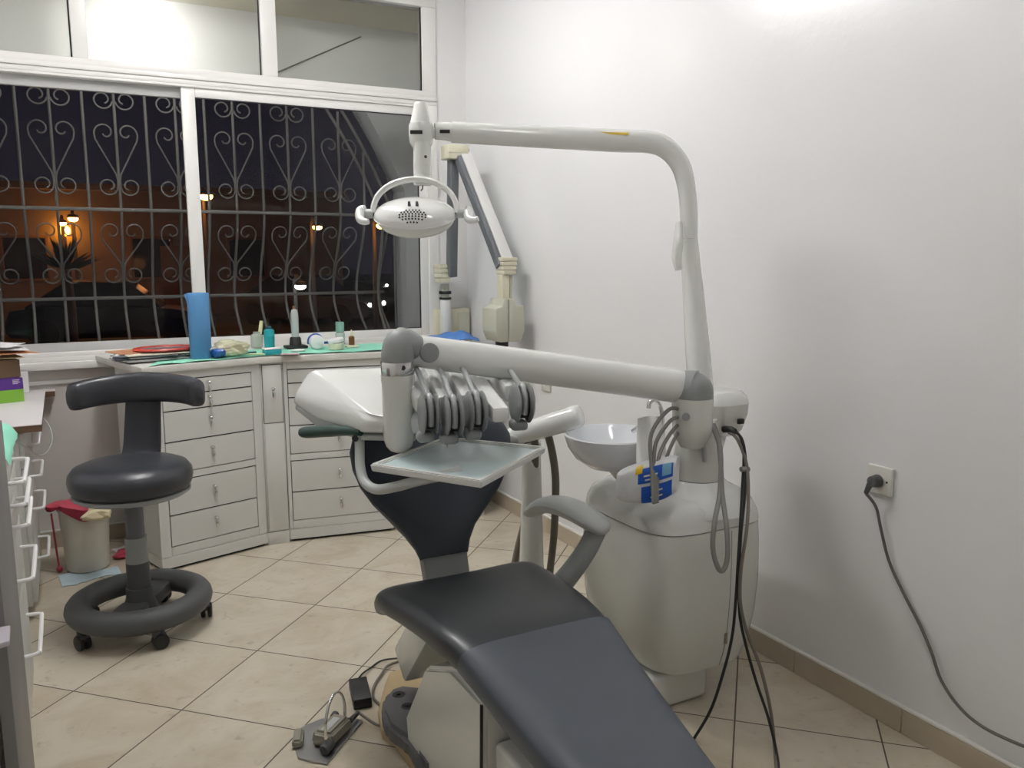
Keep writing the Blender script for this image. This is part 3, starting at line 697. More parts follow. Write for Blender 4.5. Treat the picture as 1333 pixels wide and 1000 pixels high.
o = thing('saucer', 'small yellowish square dish under the brown dropper bottle', 'dish', c); MB().box(V(c) + V((0, 0, .006)), (.062, .05, .011), None, .003).build('dish_body', 'cream', o)
c2 = V(c) + V((0, 0, .0118))
bottle(c2, [(.012, 0), (.0145, .002), (.0145, .038), (.008, .045)], 'amber', 'dropper_bottle', 'brown dropper bottle with a cream nozzle near the arm elbow', 'bottle', [('nozzle', [(.0075, .0452), (.0085, .052), (.004, .070), (.002, .076)], 'cream')])
c = V((1.72, 3.95, .8985))
def cloth(u, v):
    x = 1.60 + .27 * u; y = 3.87 + .30 * v; return (x, y, .902 + .05 * math.exp(-((u - .75) / .3) ** 2) * (.6 + .4 * math.sin(v * 5)) + .012 * abs(wob(u * .3, v * .4)) + .03 * u * v)
single(MB().grid(cloth, 30, 30, .003), 'surgical_cloth', 'blue_cloth', 'crumpled blue cloth on the worktop below the x-ray head', 'cloth', c)

# ------------------------------------------------------------------ left side furniture
XF = -.166
def d_handle(par, y0_, y1_, z):
    m_ = MB(); so = .040
    m_.tube([(XF - .001, y0_, z), (XF + so * .55, y0_ + .001, z), (XF + so * .92, y0_ + .010, z), (XF + so, y0_ + .035, z), (XF + so, y1_ - .035, z), (XF + so * .92, y1_ - .010, z), (XF + so * .55, y1_ - .001, z), (XF - .001, y1_, z)], .0058, 8, smooth=4)
    m_.build('handle', 'paper', par)
def side_drawers(label, ya, yb, top, rows, hy0, hy1):
    o = thing('drawer_unit', label, 'cabinet', (XF - .27, ya, 0), group='white drawer units along the left wall')
    MB().mm((XL + .012, ya, .06), (XF - .017, yb, top), .002).build('cabinet_body', 'cab', o)
    MB().mm((XL + .012, ya + .01, 0), (XF - .05, yb - .01, .06)).build('plinth', 'cab', o)
    for a, b, hz in rows:
        d = MB().mm((XF - .0165, ya + .004, a), (XF, yb - .004, b), .002).build('drawer', 'cab', o); d_handle(d, hy0, hy1, hz)
    return o
side_drawers('near white drawer unit at the left edge, mint cloth on top', 2.28, 2.87, .838, [(.745, .825, .772), (.685, .741, .712), (.585, .681, .655), (.42, .581, .508), (.075, .416, .298)], 2.46, 2.76)
side_drawers('far white drawer unit under the cluttered left worktop', 3.46, 4.10, .722, [(.585, .715, .645), (.445, .581, .523), (.29, .441, .395), (.075, .286, .20)], 3.60, 3.88)
def green(u, v):
    x = -.52 + .370 * u; y = 2.40 + .44 * v; return (x, y, .8425 + (.018 if u > .8 else .018 * u / .8) - (max(0, u - .93) / .07) ** 2 * .034 + .010 * abs(wob(x, y)) + .012 * math.sin(u * 6 + v * 4) ** 2)
single(MB().grid(green, 30, 30, .002), 'green_cloth', 'mint', 'mint green cloth heaped on the near left drawer unit', 'cloth', (-.35, 2.6, .84))
o = thing('side_worktop', 'white laminate worktop with brown broken edge at the far left', 'worktop', (-.45, 3.86, .724))
MB().mm((XL + .012, 3.43, .748), (-.104, 4.283, .752), .0008, 1).build('laminate_top', 'laminate', o); MB().mm((XL + .012, 3.432, .724), (-.105, 4.283, .7478)).build('board', 'wood_edge', o)
o = thing('wall_shelf_board', 'narrow white board with brown end along the window wall behind the left worktop', 'board', (-.4, 4.31, .724))
MB().mm((XL + .012, 4.285, .748), (-.066, 4.342, .752), .0008, 1).build('laminate_top', 'laminate', o); MB().mm((XL + .012, 4.2855, .724), (-.067, 4.342, .7478)).build('board', 'wood_edge', o)
# cartons on the worktop
c = V((-.315, 4.06, .7525)); ra = .30
o = thing('printed_carton', 'purple and green printed carton on the left worktop', 'box', c)
mt = Matrix.Translation(c) @ Matrix.Rotation(ra, 4, 'Z')
MB().bm((lambda b: (bmesh.ops.create_cube(b, size=1.0), bmesh.ops.scale(b, vec=(.24, .16, .052), verts=b.verts), b)[2])(bmesh.new()), mt @ Matrix.Translation((0, 0, .026))).build('green_band', 'green', o)
MB().bm((lambda b: (bmesh.ops.create_cube(b, size=1.0), bmesh.ops.scale(b, vec=(.241, .161, .046), verts=b.verts), b)[2])(bmesh.new()), mt @ Matrix.Translation((0, 0, .0755))).build('purple_band', 'purple', o)
lines = MB()
for k, (a, b) in enumerate(((.082, .108), (.082, .105), (.082, .110), (.082, .102))):
    lines.bm((lambda bb, a=a, b=b: (bmesh.ops.create_cube(bb, size=1.0), bmesh.ops.scale(bb, vec=(b - a, .0006, .0020), verts=bb.verts), bb)[2])(bmesh.new()), mt @ Matrix.Translation(((a + b) / 2, -.0808, .092 - k * .0050)))
lines.build('small_print', 'laminate', o)
c = V((-.33, 4.09, .8515))
MBx = MB().bm((lambda b: (bmesh.ops.create_cube(b, size=1.0), bmesh.ops.scale(b, vec=(.26, .15, .072), verts=b.verts), b)[2])(bmesh.new()), Matrix.Translation(c + V((0, 0, .0365))) @ Matrix.Rotation(ra, 4, 'Z'))
single(MBx, 'cardboard_box', 'cardboard', 'brown cardboard box stacked on the purple and green carton', 'box', c)
zz = .9255
for k, (dx, dy, a, b, rz, mn, lab) in enumerate(((.0, -.01, .30, .21, .25, 'yellow_soft', 'yellow paper sheet lowest on the brown cardboard box'), (.05, -.02, .30, .21, .45, 'paper_orange', 'orange folder between the papers on the cardboard box'), (.03, .0, .29, .2, .15, 'paper', 'white sheet under the printed sheet on the cardboard box'), (.01, .02, .28, .2, -.25, 'paper', 'top white sheet with blue print on the cardboard box'))):
    cc = V((c.x + dx, c.y + dy, zz + .004))
    bend = lambda u, v, a=a, b=b, rz=rz, cc=cc, k=k: (cc.x + (u - .5) * a * math.cos(rz) - (v - .5) * b * math.sin(rz), cc.y + (u - .5) * a * math.sin(rz) + (v - .5) * b * math.cos(rz), cc.z + .022 * max(0, math.sin(PI * (u * .8 + .1 * k))) * .4 + .008 * k)
    s_ = single(MB().grid(bend, 12, 6, .0012), 'paper_sheet', mn, lab, 'paper', cc, group='papers on the cardboard box')
    if k == 3:
        pr = MB()
        for q in range(3):
            uv = [(.30, .2 + q * .18), (.62, .2 + q * .18), (.62, .27 + q * .18), (.30, .27 + q * .18)]
            P = [V(bend(*t_)) + V((0, 0, .0006)) for t_ in uv]; pr.raw(P + [p - V((0, 0, .0005)) for p in P], [(0, 1, 2, 3), (7, 6, 5, 4), (0, 4, 5, 1), (1, 5, 6, 2), (2, 6, 7, 3), (3, 7, 4, 0)])
        pr.build('blue_print', 'blue_deep', s_)
    zz += .010
single(MB().box((-.215, 4.262, .80), (.10, .012, .094), (-.10, 0, .06), .001, 1), 'paper_card', 'paper', 'white card standing behind the purple and green carton', 'card', (-.215, 4.262, .7525))
single(MB().tube([(-0.252, 3.866, 0.739), (-0.177, 3.837, 0.734), (-0.129, 3.821, 0.723), (-0.093, 3.785, 0.691), (-0.080, 3.701, 0.643), (-0.099, 3.592, 0.615), (-0.127, 3.494, 0.627), (-0.167, 3.410, 0.683), (-0.219, 3.389, 0.732)], .0025, 6, smooth=6), 'thin_cable', 'light_grey', 'thin pale cable looping off the left worktop edge', 'cable', (-0.129, 3.821, 0.723))
# grey open shelf in the left foreground
ztop = 1.0
o = thing('shelf_cart', 'grey metal shelf unit cut off by the left photo edge', 'shelf', (-.30, 1.86, 0))
MB().mm((-.160, 1.72, 0), (-.138, 2.10, ztop), .002).build('side_panel', 'cart', o); MB().mm((-.60, 2.085, 0), (-.1605, 2.10, ztop), .002).build('back_panel', 'cart_in', o)

MB().mm((-.60, 1.72, 0), (-.58, 2.084, ztop), .002).build('side_panel', 'cart', o)
for z in (.10, .385, .66, .97): MB().mm((-.579, 1.722, z), (-.1605, 2.084, z + .014), .002).build('shelf_board', 'cart_in', o)
single(MB().prism([(-.55, 1.70), (-.25, 1.60), (-.128, 1.64), (-.130, 1.712), (-.165, 1.714), (-.165, 2.05), (-.55, 2.05)], .6745, .684, .001, 1), 'shelf_liner', 'lilac', 'pale lilac board lying on the middle shelf of the grey unit', 'board', (-.30, 1.86, .6745))
single(MB().prism([(-.55, 1.66), (-.17, 1.62), (-.165, 2.05), (-.55, 2.05)], .3995, .409, .001, 1), 'shelf_liner', 'paper_cream', 'tan board lying on the low shelf of the grey unit', 'board', (-.30, 1.86, .3995))
o = thing('instrument_case', 'black case with white labels on the low shelf of the grey unit', 'case', (-.30, 1.80, .4095))
MB().box((-.30, 1.80, .432), (.19, .22, .044), (0, 0, .2), .004).build('case_body', 'black', o)
MB().box((-.27, 1.76, .4546), (.10, .05, .001), (0, 0, .2)).build('label', 'paper', o); MB().box((-.26, 1.85, .4546), (.08, .03, .001), (0, 0, .2)).build('label', 'paper', o)

# ------------------------------------------------------------------ stool
SC = V((.168, 3.232, 0))
o = thing('dental_stool', 'dark grey wheeled stool with ring base and curved backrest', 'stool', SC)
RS = .209; SZ = .030
MB().lathe([(.05, .598), (.11, .597), (.16, .592), (.190, .580), (.205, .560), (RS, .538), (.205, .515), (.196, .498), (.189, .494)], SC + V((0, 0, SZ)), seg=64).build('seat_cushion', 'stool_vinyl', o)
MB().lathe([(.187, .4935), (.197, .491), (.198, .482), (.185, .473), (.15, .465), (.10, .460)], SC + V((0, 0, SZ)), seg=56).build('seat_shell', 'grey_plastic', o)
MB().lathe([(.09, .4595), (.088, .450), (.05, .446)], SC + V((0, 0, SZ)), seg=32).build('seat_plate', 'black', o)
MB().lathe([(.031, .4755), (.031, .345)], SC, seg=32).build('column_upper', 'xgrey', o)
MB().lathe([(.038, .3445), (.039, .25)], SC, seg=32).build('column_middle', 'grey_plastic', o)
MB().lathe([(.040, .2495), (.041, .155)], SC, seg=32).build('column_lower', 'dark_grey', o)
MB().lathe([(.046, .1545), (.047, .12), (.056, .09), (.066, .055), (.066, .048)], SC, seg=32).build('column_foot', 'dark_grey', o)
RB = .205; ring = MB(); rings = []
for i in range(72):
    a = 2 * PI * i / 72
    rings.append([SC + V(((RB + .046 * math.cos(b)) * math.cos(a), (RB + .046 * math.cos(b)) * math.sin(a), .098 + .042 * math.sin(b))) for b in [2 * PI * k / 16 for k in range(16)]])
ring.loft(rings, closed=True).build('base_ring', 'dark_grey', o)
sp = MB()
for a in (1.08, 1.08 + PI):
    d = V((math.cos(a), math.sin(a), 0)); s_ = V((-d.y, d.x, 0))
    sp.bar(SC + d * .03 + V((0, 0, .085)), SC + d * .185 + V((0, 0, .088)), .10, .05, bev=.012)
sp.build('base_spoke', 'dark_grey', o)
for i in range(5):
    a = math.radians(-98 + 72 * i + 16); d = V((math.cos(a), math.sin(a), 0)); s_ = V((-d.y, d.x, 0)); p = SC + d * .222
    cs = MB(); cs.cyl(p + V((0, 0, .048)), p + V((0, 0, .064)), .014, seg=14)
    cs.box(p + V((0, 0, .042)) + s_ * .012, (.036, .040, .026), (0, 0, a), .006); cs = cs.build('caster_fork', 'dark_grey', o)
    wv = MB()
    for k in (-.010, .014): wv.cyl(p + s_ * (.012) + d * (k - .007) + V((0, 0, .0275)), p + s_ * .012 + d * (k + .009) + V((0, 0, .0275)), .027, seg=24, bev=.003)
    wv.build('caster_wheel', 'black', cs)
bk = MB(); rings = []
for i in range(41):
    t = -1 + 2 * i / 40; a = t * 1.02; R_ = .258
    cx = SC.x + .022 + R_ * math.sin(a) * math.cos(-.30) + (R_ * math.cos(a) - .10) * math.sin(.30) * 1.0
    cy = SC.y + .0 + (R_ * math.cos(a) - .10) * math.cos(.30) - R_ * math.sin(a) * math.sin(.30)
    n = V((math.sin(a) * math.cos(.30) + math.cos(a) * math.sin(.30), math.cos(a) * math.cos(.30) - math.sin(a) * math.sin(.30), 0))
    e = abs(t); hh = .056 * (1 - .12 * e) * (1 if e < .9 else (1 - ((e - .9) / .1) ** 3 * .45)); th = .030 * (1 if e < .9 else (1 - ((e - .9) / .1) ** 3 * .5))
    zc = .868 - .016 * e * e
    rings.append([V((cx, cy, zc)) + n * (th * math.copysign(abs(math.cos(b)) ** .6, math.cos(b))) + V((0, 0, hh * math.copysign(abs(math.sin(b)) ** .6, math.sin(b)))) for b in [2 * PI * k / 20 for k in range(20)]])
bk.loft(rings).build('backrest', 'stool_vinyl', o)
pd = V((math.sin(.30) * .18, math.cos(.30) * .18, 0))
pp = [SC + pd * .72 + V((.0, 0, .590)), SC + pd * .86 + V((.006, 0, .64)), SC + pd * .93 + V((.012, 0, .74)), SC + pd * .95 + V((.02, 0, .85))]
MB().tube(pp, [.068, .066, .063, .060], 20, smooth=5, flat=.26, up=(1, 0, 0)).build('back_post', 'stool_vinyl', o)

# ------------------------------------------------------------------ bin and paper on the floor
BC = V((.01, 3.985, .0042))
o = thing('waste_bin', 'white plastic waste bin lined with a raspberry red bag behind the stool', 'bin', BC)
MB().lathe([(.080, 0), (.084, .004), (.100, .265), (.104, .268), (.104, .278), (.098, .278), (.094, .262), (.078, .012), (.02, .010)], BC, seg=48).build('bin_body', 'bin', o)
def bagf(u, v):
    a = 2 * PI * u; s_ = 1 + .05 * wob(math.cos(a) * .3, math.sin(a) * .3)
    r = .05 + .064 * min(1, v * 1.35); z = .300 + .012 * math.sin(a * 2 + 1) - (.0 if v < .74 else (v - .74) * .13 * (1 + .5 * math.sin(a * 3)))
    if math.cos(a - 3.0) > .75 and v > .8: r += .03
    return (BC.x + r * s_ * math.cos(a), BC.y + r * s_ * math.sin(a), BC.z + z)
MB().grid(bagf, 60, 12, .0015).raw([BC + V((.05 * math.cos(2 * PI * k / 30), .05 * math.sin(2 * PI * k / 30), .302)) for k in range(30)], [list(range(30))]).build('bag_liner', 'bag_red', o, angle=30)
bm = bmesh.new(); bmesh.ops.create_icosphere(bm, subdivisions=3, radius=1)
for q in bm.verts: q.co *= 1 + .3 * wob(q.co.x * .12, q.co.y * .1 + q.co.z * .08); q.co = V((q.co.x * .055, q.co.y * .05, q.co.z * .028))
MB().bm(bm, Matrix.Translation(V((0.059, 3.795, 0.290)))).build('crumpled_paper', 'rubbish', o, angle=26)
def floorpaper(cx, cy, a, b, rz, seed):
    def fn(u, v):
        x = (u - .5) * a; y = (v - .5) * b * (1 + .3 * math.sin(u * 5 + seed)); return (cx + x * math.cos(rz) - y * math.sin(rz), cy + x * math.sin(rz) + y * math.cos(rz), .0030 + .0035 * abs(wob(x * 2 + seed, y * 2)))
    return MB().grid(fn, 24, 16, .0025)
single(floorpaper(.015, 3.87, .23, .12, .1, 1), 'floor_paper', 'pale_blue', 'pale blue paper crushed on the floor in front of the bin', 'paper', (.015, 3.87, 0))
single(floorpaper(.19, 4.17, .14, .10, .4, 4), 'floor_paper', 'paper', 'white paper on the floor between bin and cabinets', 'paper', (.19, 4.17, 0))
bm = bmesh.new(); bmesh.ops.create_icosphere(bm, subdivisions=3, radius=1)
for q in bm.verts: q.co *= 1 + .3 * wob(q.co.x * .12, q.co.y * .1 + q.co.z * .08); q.co = V((q.co.x * .04, q.co.y * .035, max(q.co.z * .02 + .018, .0005)))
single(MB().bm(bm, Matrix.Translation((.155, 4.045, 0))), 'floor_wrapper', 'bag_red', 'crumpled raspberry red wrapper on the floor right of the bin', 'wrapper', (.155, 4.045, 0), angle=26)
single(MB().cyl((BC.x - .112, 3.98, .013), (BC.x - .125, 4.0, .26), .004, seg=8).ball((BC.x - .111, 3.975, .016), .013), 'red_stick', 'bag_red', 'thin dark red stick leaning beside the left of the bin', 'stick', (BC.x - .135, 3.98, 0))

# ------------------------------------------------------------------ right wall
def outlet(p, label, plug):
    p = V(p); o = thing('wall_outlet', label, 'socket', p)
    f_ = MB(); f_.box(p - V((.006, 0, 0)), (.012, .083, .083), None, .004, 3); f_.build('outlet_frame', 'outlet', o)
    f2 = MB(); f2.lathe([(.021, 0), (.021, .0015), (.018, .002), (.017, .0005)], p - V((.012, 0, 0)), (-1, 0, 0), 32); f2.build('socket_rim', 'outlet', o)
    h = MB()
    for s in (-.026, .026): h.cyl(p + V((-.0118, s, 0)), p + V((-.0135, s, 0)), .0028, seg=10)
    h.build('screw_hole', 'black', o)
    return o
PO = V((XR - .0005, 1.644 * .951, .751 * .951))
outlet(PO, 'white wall socket on the right wall with a dark plug in it', True)
outlet((2.030, 3.458, 0.746), 'small white wall socket low behind the instrument arm', False)
P1 = PO - V((.0155, 0, 0))
o = thing('power_cable', 'dark grey plug and cable hanging down the right wall', 'cable', P1)
pl = MB(); pl.cyl(P1, P1 - V((.030, 0, 0)), .0185, .016, 24, bev=.003); pl.build('plug', 'dark_grey', o)
pl = MB(); pl.bar(P1 + V((-.022, .004, .004)), P1 + V((-.030, .016, -.040)), .020, .020, bev=.006, w2=.013, h2=.013); pl.build('plug_neck', 'dark_grey', o)
cp = [P1 + V((-.029, .0150, -.038))] + [(2.012, 1.564, 0.637), (2.014, 1.543, 0.574), (2.016, 1.513, 0.492), (2.016, 1.462, 0.418), (2.016, 1.401, 0.341), (2.013, 1.359, 0.281), (2.008, 1.323, 0.221), (2.004, 1.265, 0.174), (2.000, 1.193, 0.154), (1.995, 1.087, 0.161), (1.990, 0.967, 0.182)]
MB().tube(cp, .0044, 8, smooth=6).build('cord', 'cord_grey', o)

# ------------------------------------------------------------------ patient chair
CX = .872
ch = thing('patient_chair', 'reclining patient chair with black seat, slate foot cover and white base', 'dental chair', (CX, 1.6, 0))
PROF = [(2.020, .478), (1.955, .522), (1.88, .535), (1.80, .542), (1.70, .547), (1.60, .545), (1.53, .533), (1.46, .508), (1.38, .476), (1.28, .440), (1.15, .397), (1.00, .347), (.85, .298), (.74, .262)]
def half(y): 
    if y > 1.6: return .200 + .028 * min(1, (y - 1.6) / .3)
    return .200 - .075 * (1.6 - y) / .6 if y > 1.0 else .125
def cushion(prof, grow, t, dip, flat0=False):
    rings = []; n = len(prof)
    dense = []
    for i in range(n - 1):
        for k in range(4):
            s_ = k / 4; p0, p1, p2, p3 = [V(prof[max(0, min(n - 1, j))]) for j in (i - 1, i, i + 1, i + 2)]
            dense.append(.5 * ((2 * p1) + (p2 - p0) * s_ + (2 * p0 - 5 * p1 + 4 * p2 - p3) * s_ * s_ + (3 * p1 - p0 - 3 * p2 + p3) * s_ ** 3))
    dense.append(V(prof[-1])); m_ = len(dense)
    for i, p in enumerate(dense):
        d = (dense[min(i + 1, m_ - 1)] - dense[max(i - 1, 0)]).normalized(); nn = V((d.y, -d.x))
        if nn.y < 0: nn = -nn
        e = (m_ - 1 - i) if flat0 else min(i, m_ - 1 - i); es = min(1, (e + .35) / 4) ** .5
        w_ = half(p.x) * (0.93 + .07 * es) + grow; h = t * (.45 + .55 * es)
        ring_ = []
        for k in range(40):
            b = 2 * PI * k / 40; ca, sa = math.cos(b), math.sin(b)
            ux = math.copysign(abs(ca) ** .42, ca) * w_; uz = math.copysign(abs(sa) ** .55, sa) * (h / 2 + grow) - t / 2
            if sa > 0: uz -= dip * (1 - (ux / w_) ** 2) * (1 if p.x > 1.5 else max(0, 1 - (1.5 - p.x) / .2))
            ring_.append(V((CX + (.040 * max(0, 1.6 - p.x) / .6) + ux, p.x + nn.x * uz, p.y + nn.y * uz)))
        rings.append(ring_)
    return MB().loft(rings)
cushion(PROF, 0, .085, .010).build('seat_cushion', 'vinyl', ch, angle=50)
fc = [q for q in PROF if q[0] < 1.50]
cushion([(1.520, .5305)] + fc[:-1] + [(.735, .2605)], .0035, .085, 0, True).build('foot_cover', 'vinyl_grey', ch, angle=50, label='slate grey vinyl foot cover')
# backrest : shield shaped, leaning back
br = MB(); rings = []
BB = V((.905, 2.115, .505)); BT = V((.955, 2.37, .83)); bd = (BT - BB); bl = bd.length; bd.normalize(); bn_ = V((1, 0, 0)).cross(bd).normalized()
if bn_.y > 0: bn_ = -bn_
WP = [(0, .074), (.08, .084), (.18, .108), (.30, .155), (.42, .200), (.55, .235), (.68, .254), (.80, .258), (.90, .245), (.97, .215), (1.0, .17)]
for i, (t, w_) in enumerate(WP):
    c = BB + bd * (bl * t) ; e = min(i, len(WP) - 1 - i); th = .034 * (.45 if e == 0 else .85 if e == 1 else 1)
    rr_ = []
    for k in range(36):
        b = 2 * PI * k / 36; ca, sa = math.cos(b), math.sin(b); ux = math.copysign(abs(ca) ** .7, ca) * w_; un = math.copysign(abs(sa) ** .7, sa) * th
        rr_.append(c + V((ux, 0, 0)) + bn_ * (un + .05 * (ux / .26) ** 2 * (1 if t > .2 else 0)))
    rings.append(rr_)
br.loft(rings).build('backrest', 'vinyl_blue', ch, angle=60)
st = MB(); st.bar(BB + V((-.01, -.06, -.11)), BB + bd * .05 + V((0, .0, 0)) - bn_ * .01, .132, .035, up=(0, -1, .4), bev=.010, w2=.146); st.build('back_hinge', 'grey_plastic', ch)
MB().mm((.78, 1.86, .335), (1.02, 2.06, .415), .02).build('hinge_box', 'dark_grey', ch)
# armrest
am = MB()
ap = [V((1.238, 1.790, .618)), V((1.234, 1.800, .624)), V((1.225, 1.83, .636)), V((1.205, 1.89, .654)), V((1.19, 1.96, .655)), V((1.183, 2.03, .636)), V((1.178, 2.085, .604)), V((1.176, 2.115, .592))]
am.tube(ap, [.008, .019, .025, .028, .027, .023, .018, .009], 16, smooth=5, flat=1.75, up=(0, 0, 1)).build('armrest_pad', 'light_grey', ch)
am = MB(); am.tube([V((1.12, 1.885, .43)), V((1.155, 1.86, .48)), V((1.20, 1.835, .555)), V((1.228, 1.825, .615))], [.040, .038, .036, .036], 16, smooth=4, flat=.62, up=(0, 1, 0)).build('armrest_post', 'grey_plastic', ch)
# base
MB().prism([(0.871, 2.418, 0.030)[:2], (0.836, 2.414, 0.030)[:2], (0.798, 2.351, 0.030)[:2], (0.727, 2.211, 0.030)[:2], (0.703, 2.109, 0.030)[:2], (0.722, 2.047, 0.030)[:2], (0.721, 1.896, 0.030)[:2], (.78, 1.70), (.80, .95), (1.16, .95), (1.18, 2.2), (1.05, 2.42)], 0.0005, .030, .005, 2).build('floor_plate', 'plate_tan', ch)
hs = MB(); hs.raw([(x, *p) for x in (.735, 1.10) for p in ((1.99, .031), (2.005, .12), (1.86, .325), (1.70, .395), (1.52, .395), (1.52, .031))],
   [(0, 1, 2, 3, 4, 5), (11, 10, 9, 8, 7, 6)] + [(i, i + 6, (i + 1) % 6 + 6, (i + 1) % 6) for i in range(6)])
bm = bmesh.new(); vs = [bm.verts.new(p) for p in hs.v]; [bm.faces.new([vs[i] for i in f]) for f in hs.f]; bmesh.ops.bevel(bm, geom=bm.edges[:], offset=.012, segments=3, affect='EDGES')
MB().bm(bm).build('base_housing', 'unit_shell', ch)
MB().mm((.760, .98, .031), (1.08, 1.517, .30), .012, 3).build('front_housing', 'unit_shell', ch)
MB().bar((.875, 2.205, .155), (.885, 2.00, .40), .17, .11, up=(0, 1, .5), bev=.012).build('lift_link', 'unit_shell', ch)
MB().tube([(.733, 1.522, .39), (.731, 1.521, .25), (.733, 1.522, .035)], .004, 6).build('housing_cable', 'black', ch)
# foot control on the plate
pc = MB(); P_ = [p_[:2] for p_ in ((0.818, 2.246, 0.070), (0.777, 2.242, 0.070), (0.744, 2.209, 0.070), (0.713, 2.140, 0.070), (0.701, 2.061, 0.070), (0.713, 2.008, 0.070), (0.727, 1.975, 0.070), (0.723, 1.921, 0.070), (0.713, 1.831, 0.070), (0.742, 1.816, 0.070), (0.817, 1.973, 0.070), (0.856, 2.087, 0.070), (0.872, 2.201, 0.070))]
fo = thing('foot_control', 'dark grey foot control with two round dimples beside the chair base', 'foot control', (.82, 2.18, .031))
bm = bmesh.new(); vs = [bm.verts.new((x, y, .0305)) for x, y in P_]; f = bm.faces.new(vs); r = bmesh.ops.extrude_face_region(bm, geom=[f])
for q in r['geom']:
    if isinstance(q, bmesh.types.BMVert): q.co.z = .074
bmesh.ops.recalc_face_normals(bm, faces=bm.faces[:]); bmesh.ops.bevel(bm, geom=[e for e in bm.edges if max(v.co.z for v in e.verts) > .07], offset=.014, segments=4, affect='EDGES')
MB().bm(bm).build('control_body', 'pedal_grey', fo)
for x, y, _ in ((0.786, 2.192, 0.075), (0.786, 2.119, 0.075)):
    MB().lathe([(.019, .0742), (.018, .0752), (.014, .0745), (.006, .0742)], (x, y, 0), seg=24).build('dimple_button', 'black', fo)

# ------------------------------------------------------------------ things on the floor by the chair
c = (0.732, 2.379, 0.000); c = V(c)
o = thing('power_adaptor', 'small black power adaptor box lying on the tiles', 'adaptor', c)
MB().prism([p_[:2] for p_ in ((0.705, 2.425, 0.034), (0.761, 2.418, 0.034), (0.733, 2.284, 0.034), (0.679, 2.293, 0.034))], .001, .034, .003).build('adaptor_case', 'black', o)
MB().tube([V((0.747, 2.448, 0.018)), V((0.771, 2.482, 0.012)), V((0.804, 2.513, 0.006)), V((0.855, 2.545, 0.006)), V((0.911, 2.525, 0.010)), V((0.967, 2.491, 0.012))], .003, 8, smooth=5).build('adaptor_cable', 'black', o)
c = V((0.572, 2.170, 0.000))
PA = math.atan2(*(V((0.656, 2.260, 0.000)) - V((0.505, 2.123, 0.000))).yx)
fp = thing('foot_pedal', 'khaki foot pedal with wire loop on a steel plate', 'pedal', c)
mtx = Matrix.Translation(c) @ Matrix.Rotation(PA, 4, 'Z')
MB().prism([p_[:2] for p_ in ((0.478, 2.208, 0.000), (0.470, 2.125, 0.000), (0.503, 2.088, 0.000), (0.533, 2.060, 0.000), (0.569, 2.100, 0.000), (0.682, 2.218, 0.000), (0.664, 2.251, 0.000), (0.582, 2.286, 0.000), (0.515, 2.271, 0.000), (0.491, 2.244, 0.000))], .0005, .007, .001, 1).build('steel_plate', 'steel', fp)
def pbox(cc, size, rz=0, bev=.004, w2=None):
    bm = bmesh.new(); bmesh.ops.create_cube(bm, size=1.0); bmesh.ops.scale(bm, vec=size, verts=bm.verts)
    for q in bm.verts:
        if q.co.z > 0 and w2: q.co.x *= w2; q.co.y *= w2
    bmesh.ops.bevel(bm, geom=bm.edges[:], offset=bev, segments=3, affect='EDGES')
    return MB().bm(bm, mtx @ Matrix.Translation(cc) @ Matrix.Rotation(rz, 4, 'Z'))
pbox((.012, .0, .028), (.125, .070, .042), 0, .010, .86).build('pedal_body', 'khaki', fp)
pbox((.005, .0, .0498), (.070, .022, .001), 0, .0003).build('name_plate', 'light_grey', fp)
pbox((-.040, .078, .016), (.07, .028, .026), .5, .006).build('side_lever', 'khaki', fp)
MB().cyl(mtx @ V((-.075, -.026, .020)), mtx @ V((-.040, -.030, .024)), .015, .014, 18, bev=.003).build('knob', 'dark_grey', fp)
MB().cyl(mtx @ V((.070, .032, .024)), mtx @ V((.090, .036, .028)), .012, .011, 16, bev=.003).build('knob', 'dark_grey', fp)
LA, LB = V((0.545, 2.114, 0.045)), V((0.625, 2.199, 0.045))
MB().tube([LA, LA.lerp(LB, .02) + V((0, 0, .045)), LA.lerp(LB, .2) + V((0, 0, .085)), LA.lerp(LB, .5) + V((0, 0, .102)), LA.lerp(LB, .8) + V((0, 0, .085)), LA.lerp(LB, .98) + V((0, 0, .045)), LB], .0042, 10, smooth=6).build('wire_loop', 'chrome', fp)
sr = MB()
for k in range(8): sr.cyl(mtx @ V((.078 + k * .006, -.018, .022)), mtx @ V((.082 + k * .006, -.018, .022)), .0085 - k * .0003, seg=12)
sr.cyl(mtx @ V((.070, -.018, .022)), mtx @ V((.126, -.018, .022)), .0055, seg=10); sr.build('strain_relief', 'dark_grey', fp)
MB().tube([mtx @ V((.126, -.018, .022)), V((0.714, 2.160, 0.012)), V((0.750, 2.218, 0.008)), V((0.756, 2.282, 0.006)), V((0.753, 2.330, 0.006)), V((0.778, 2.396, 0.006)), V((0.824, 2.456, 0.008)), V((0.862, 2.496, 0.010)), V((0.932, 2.508, 0.010))], .0042, 8, smooth=5).build('pedal_cable', 'hose_dark', fp)

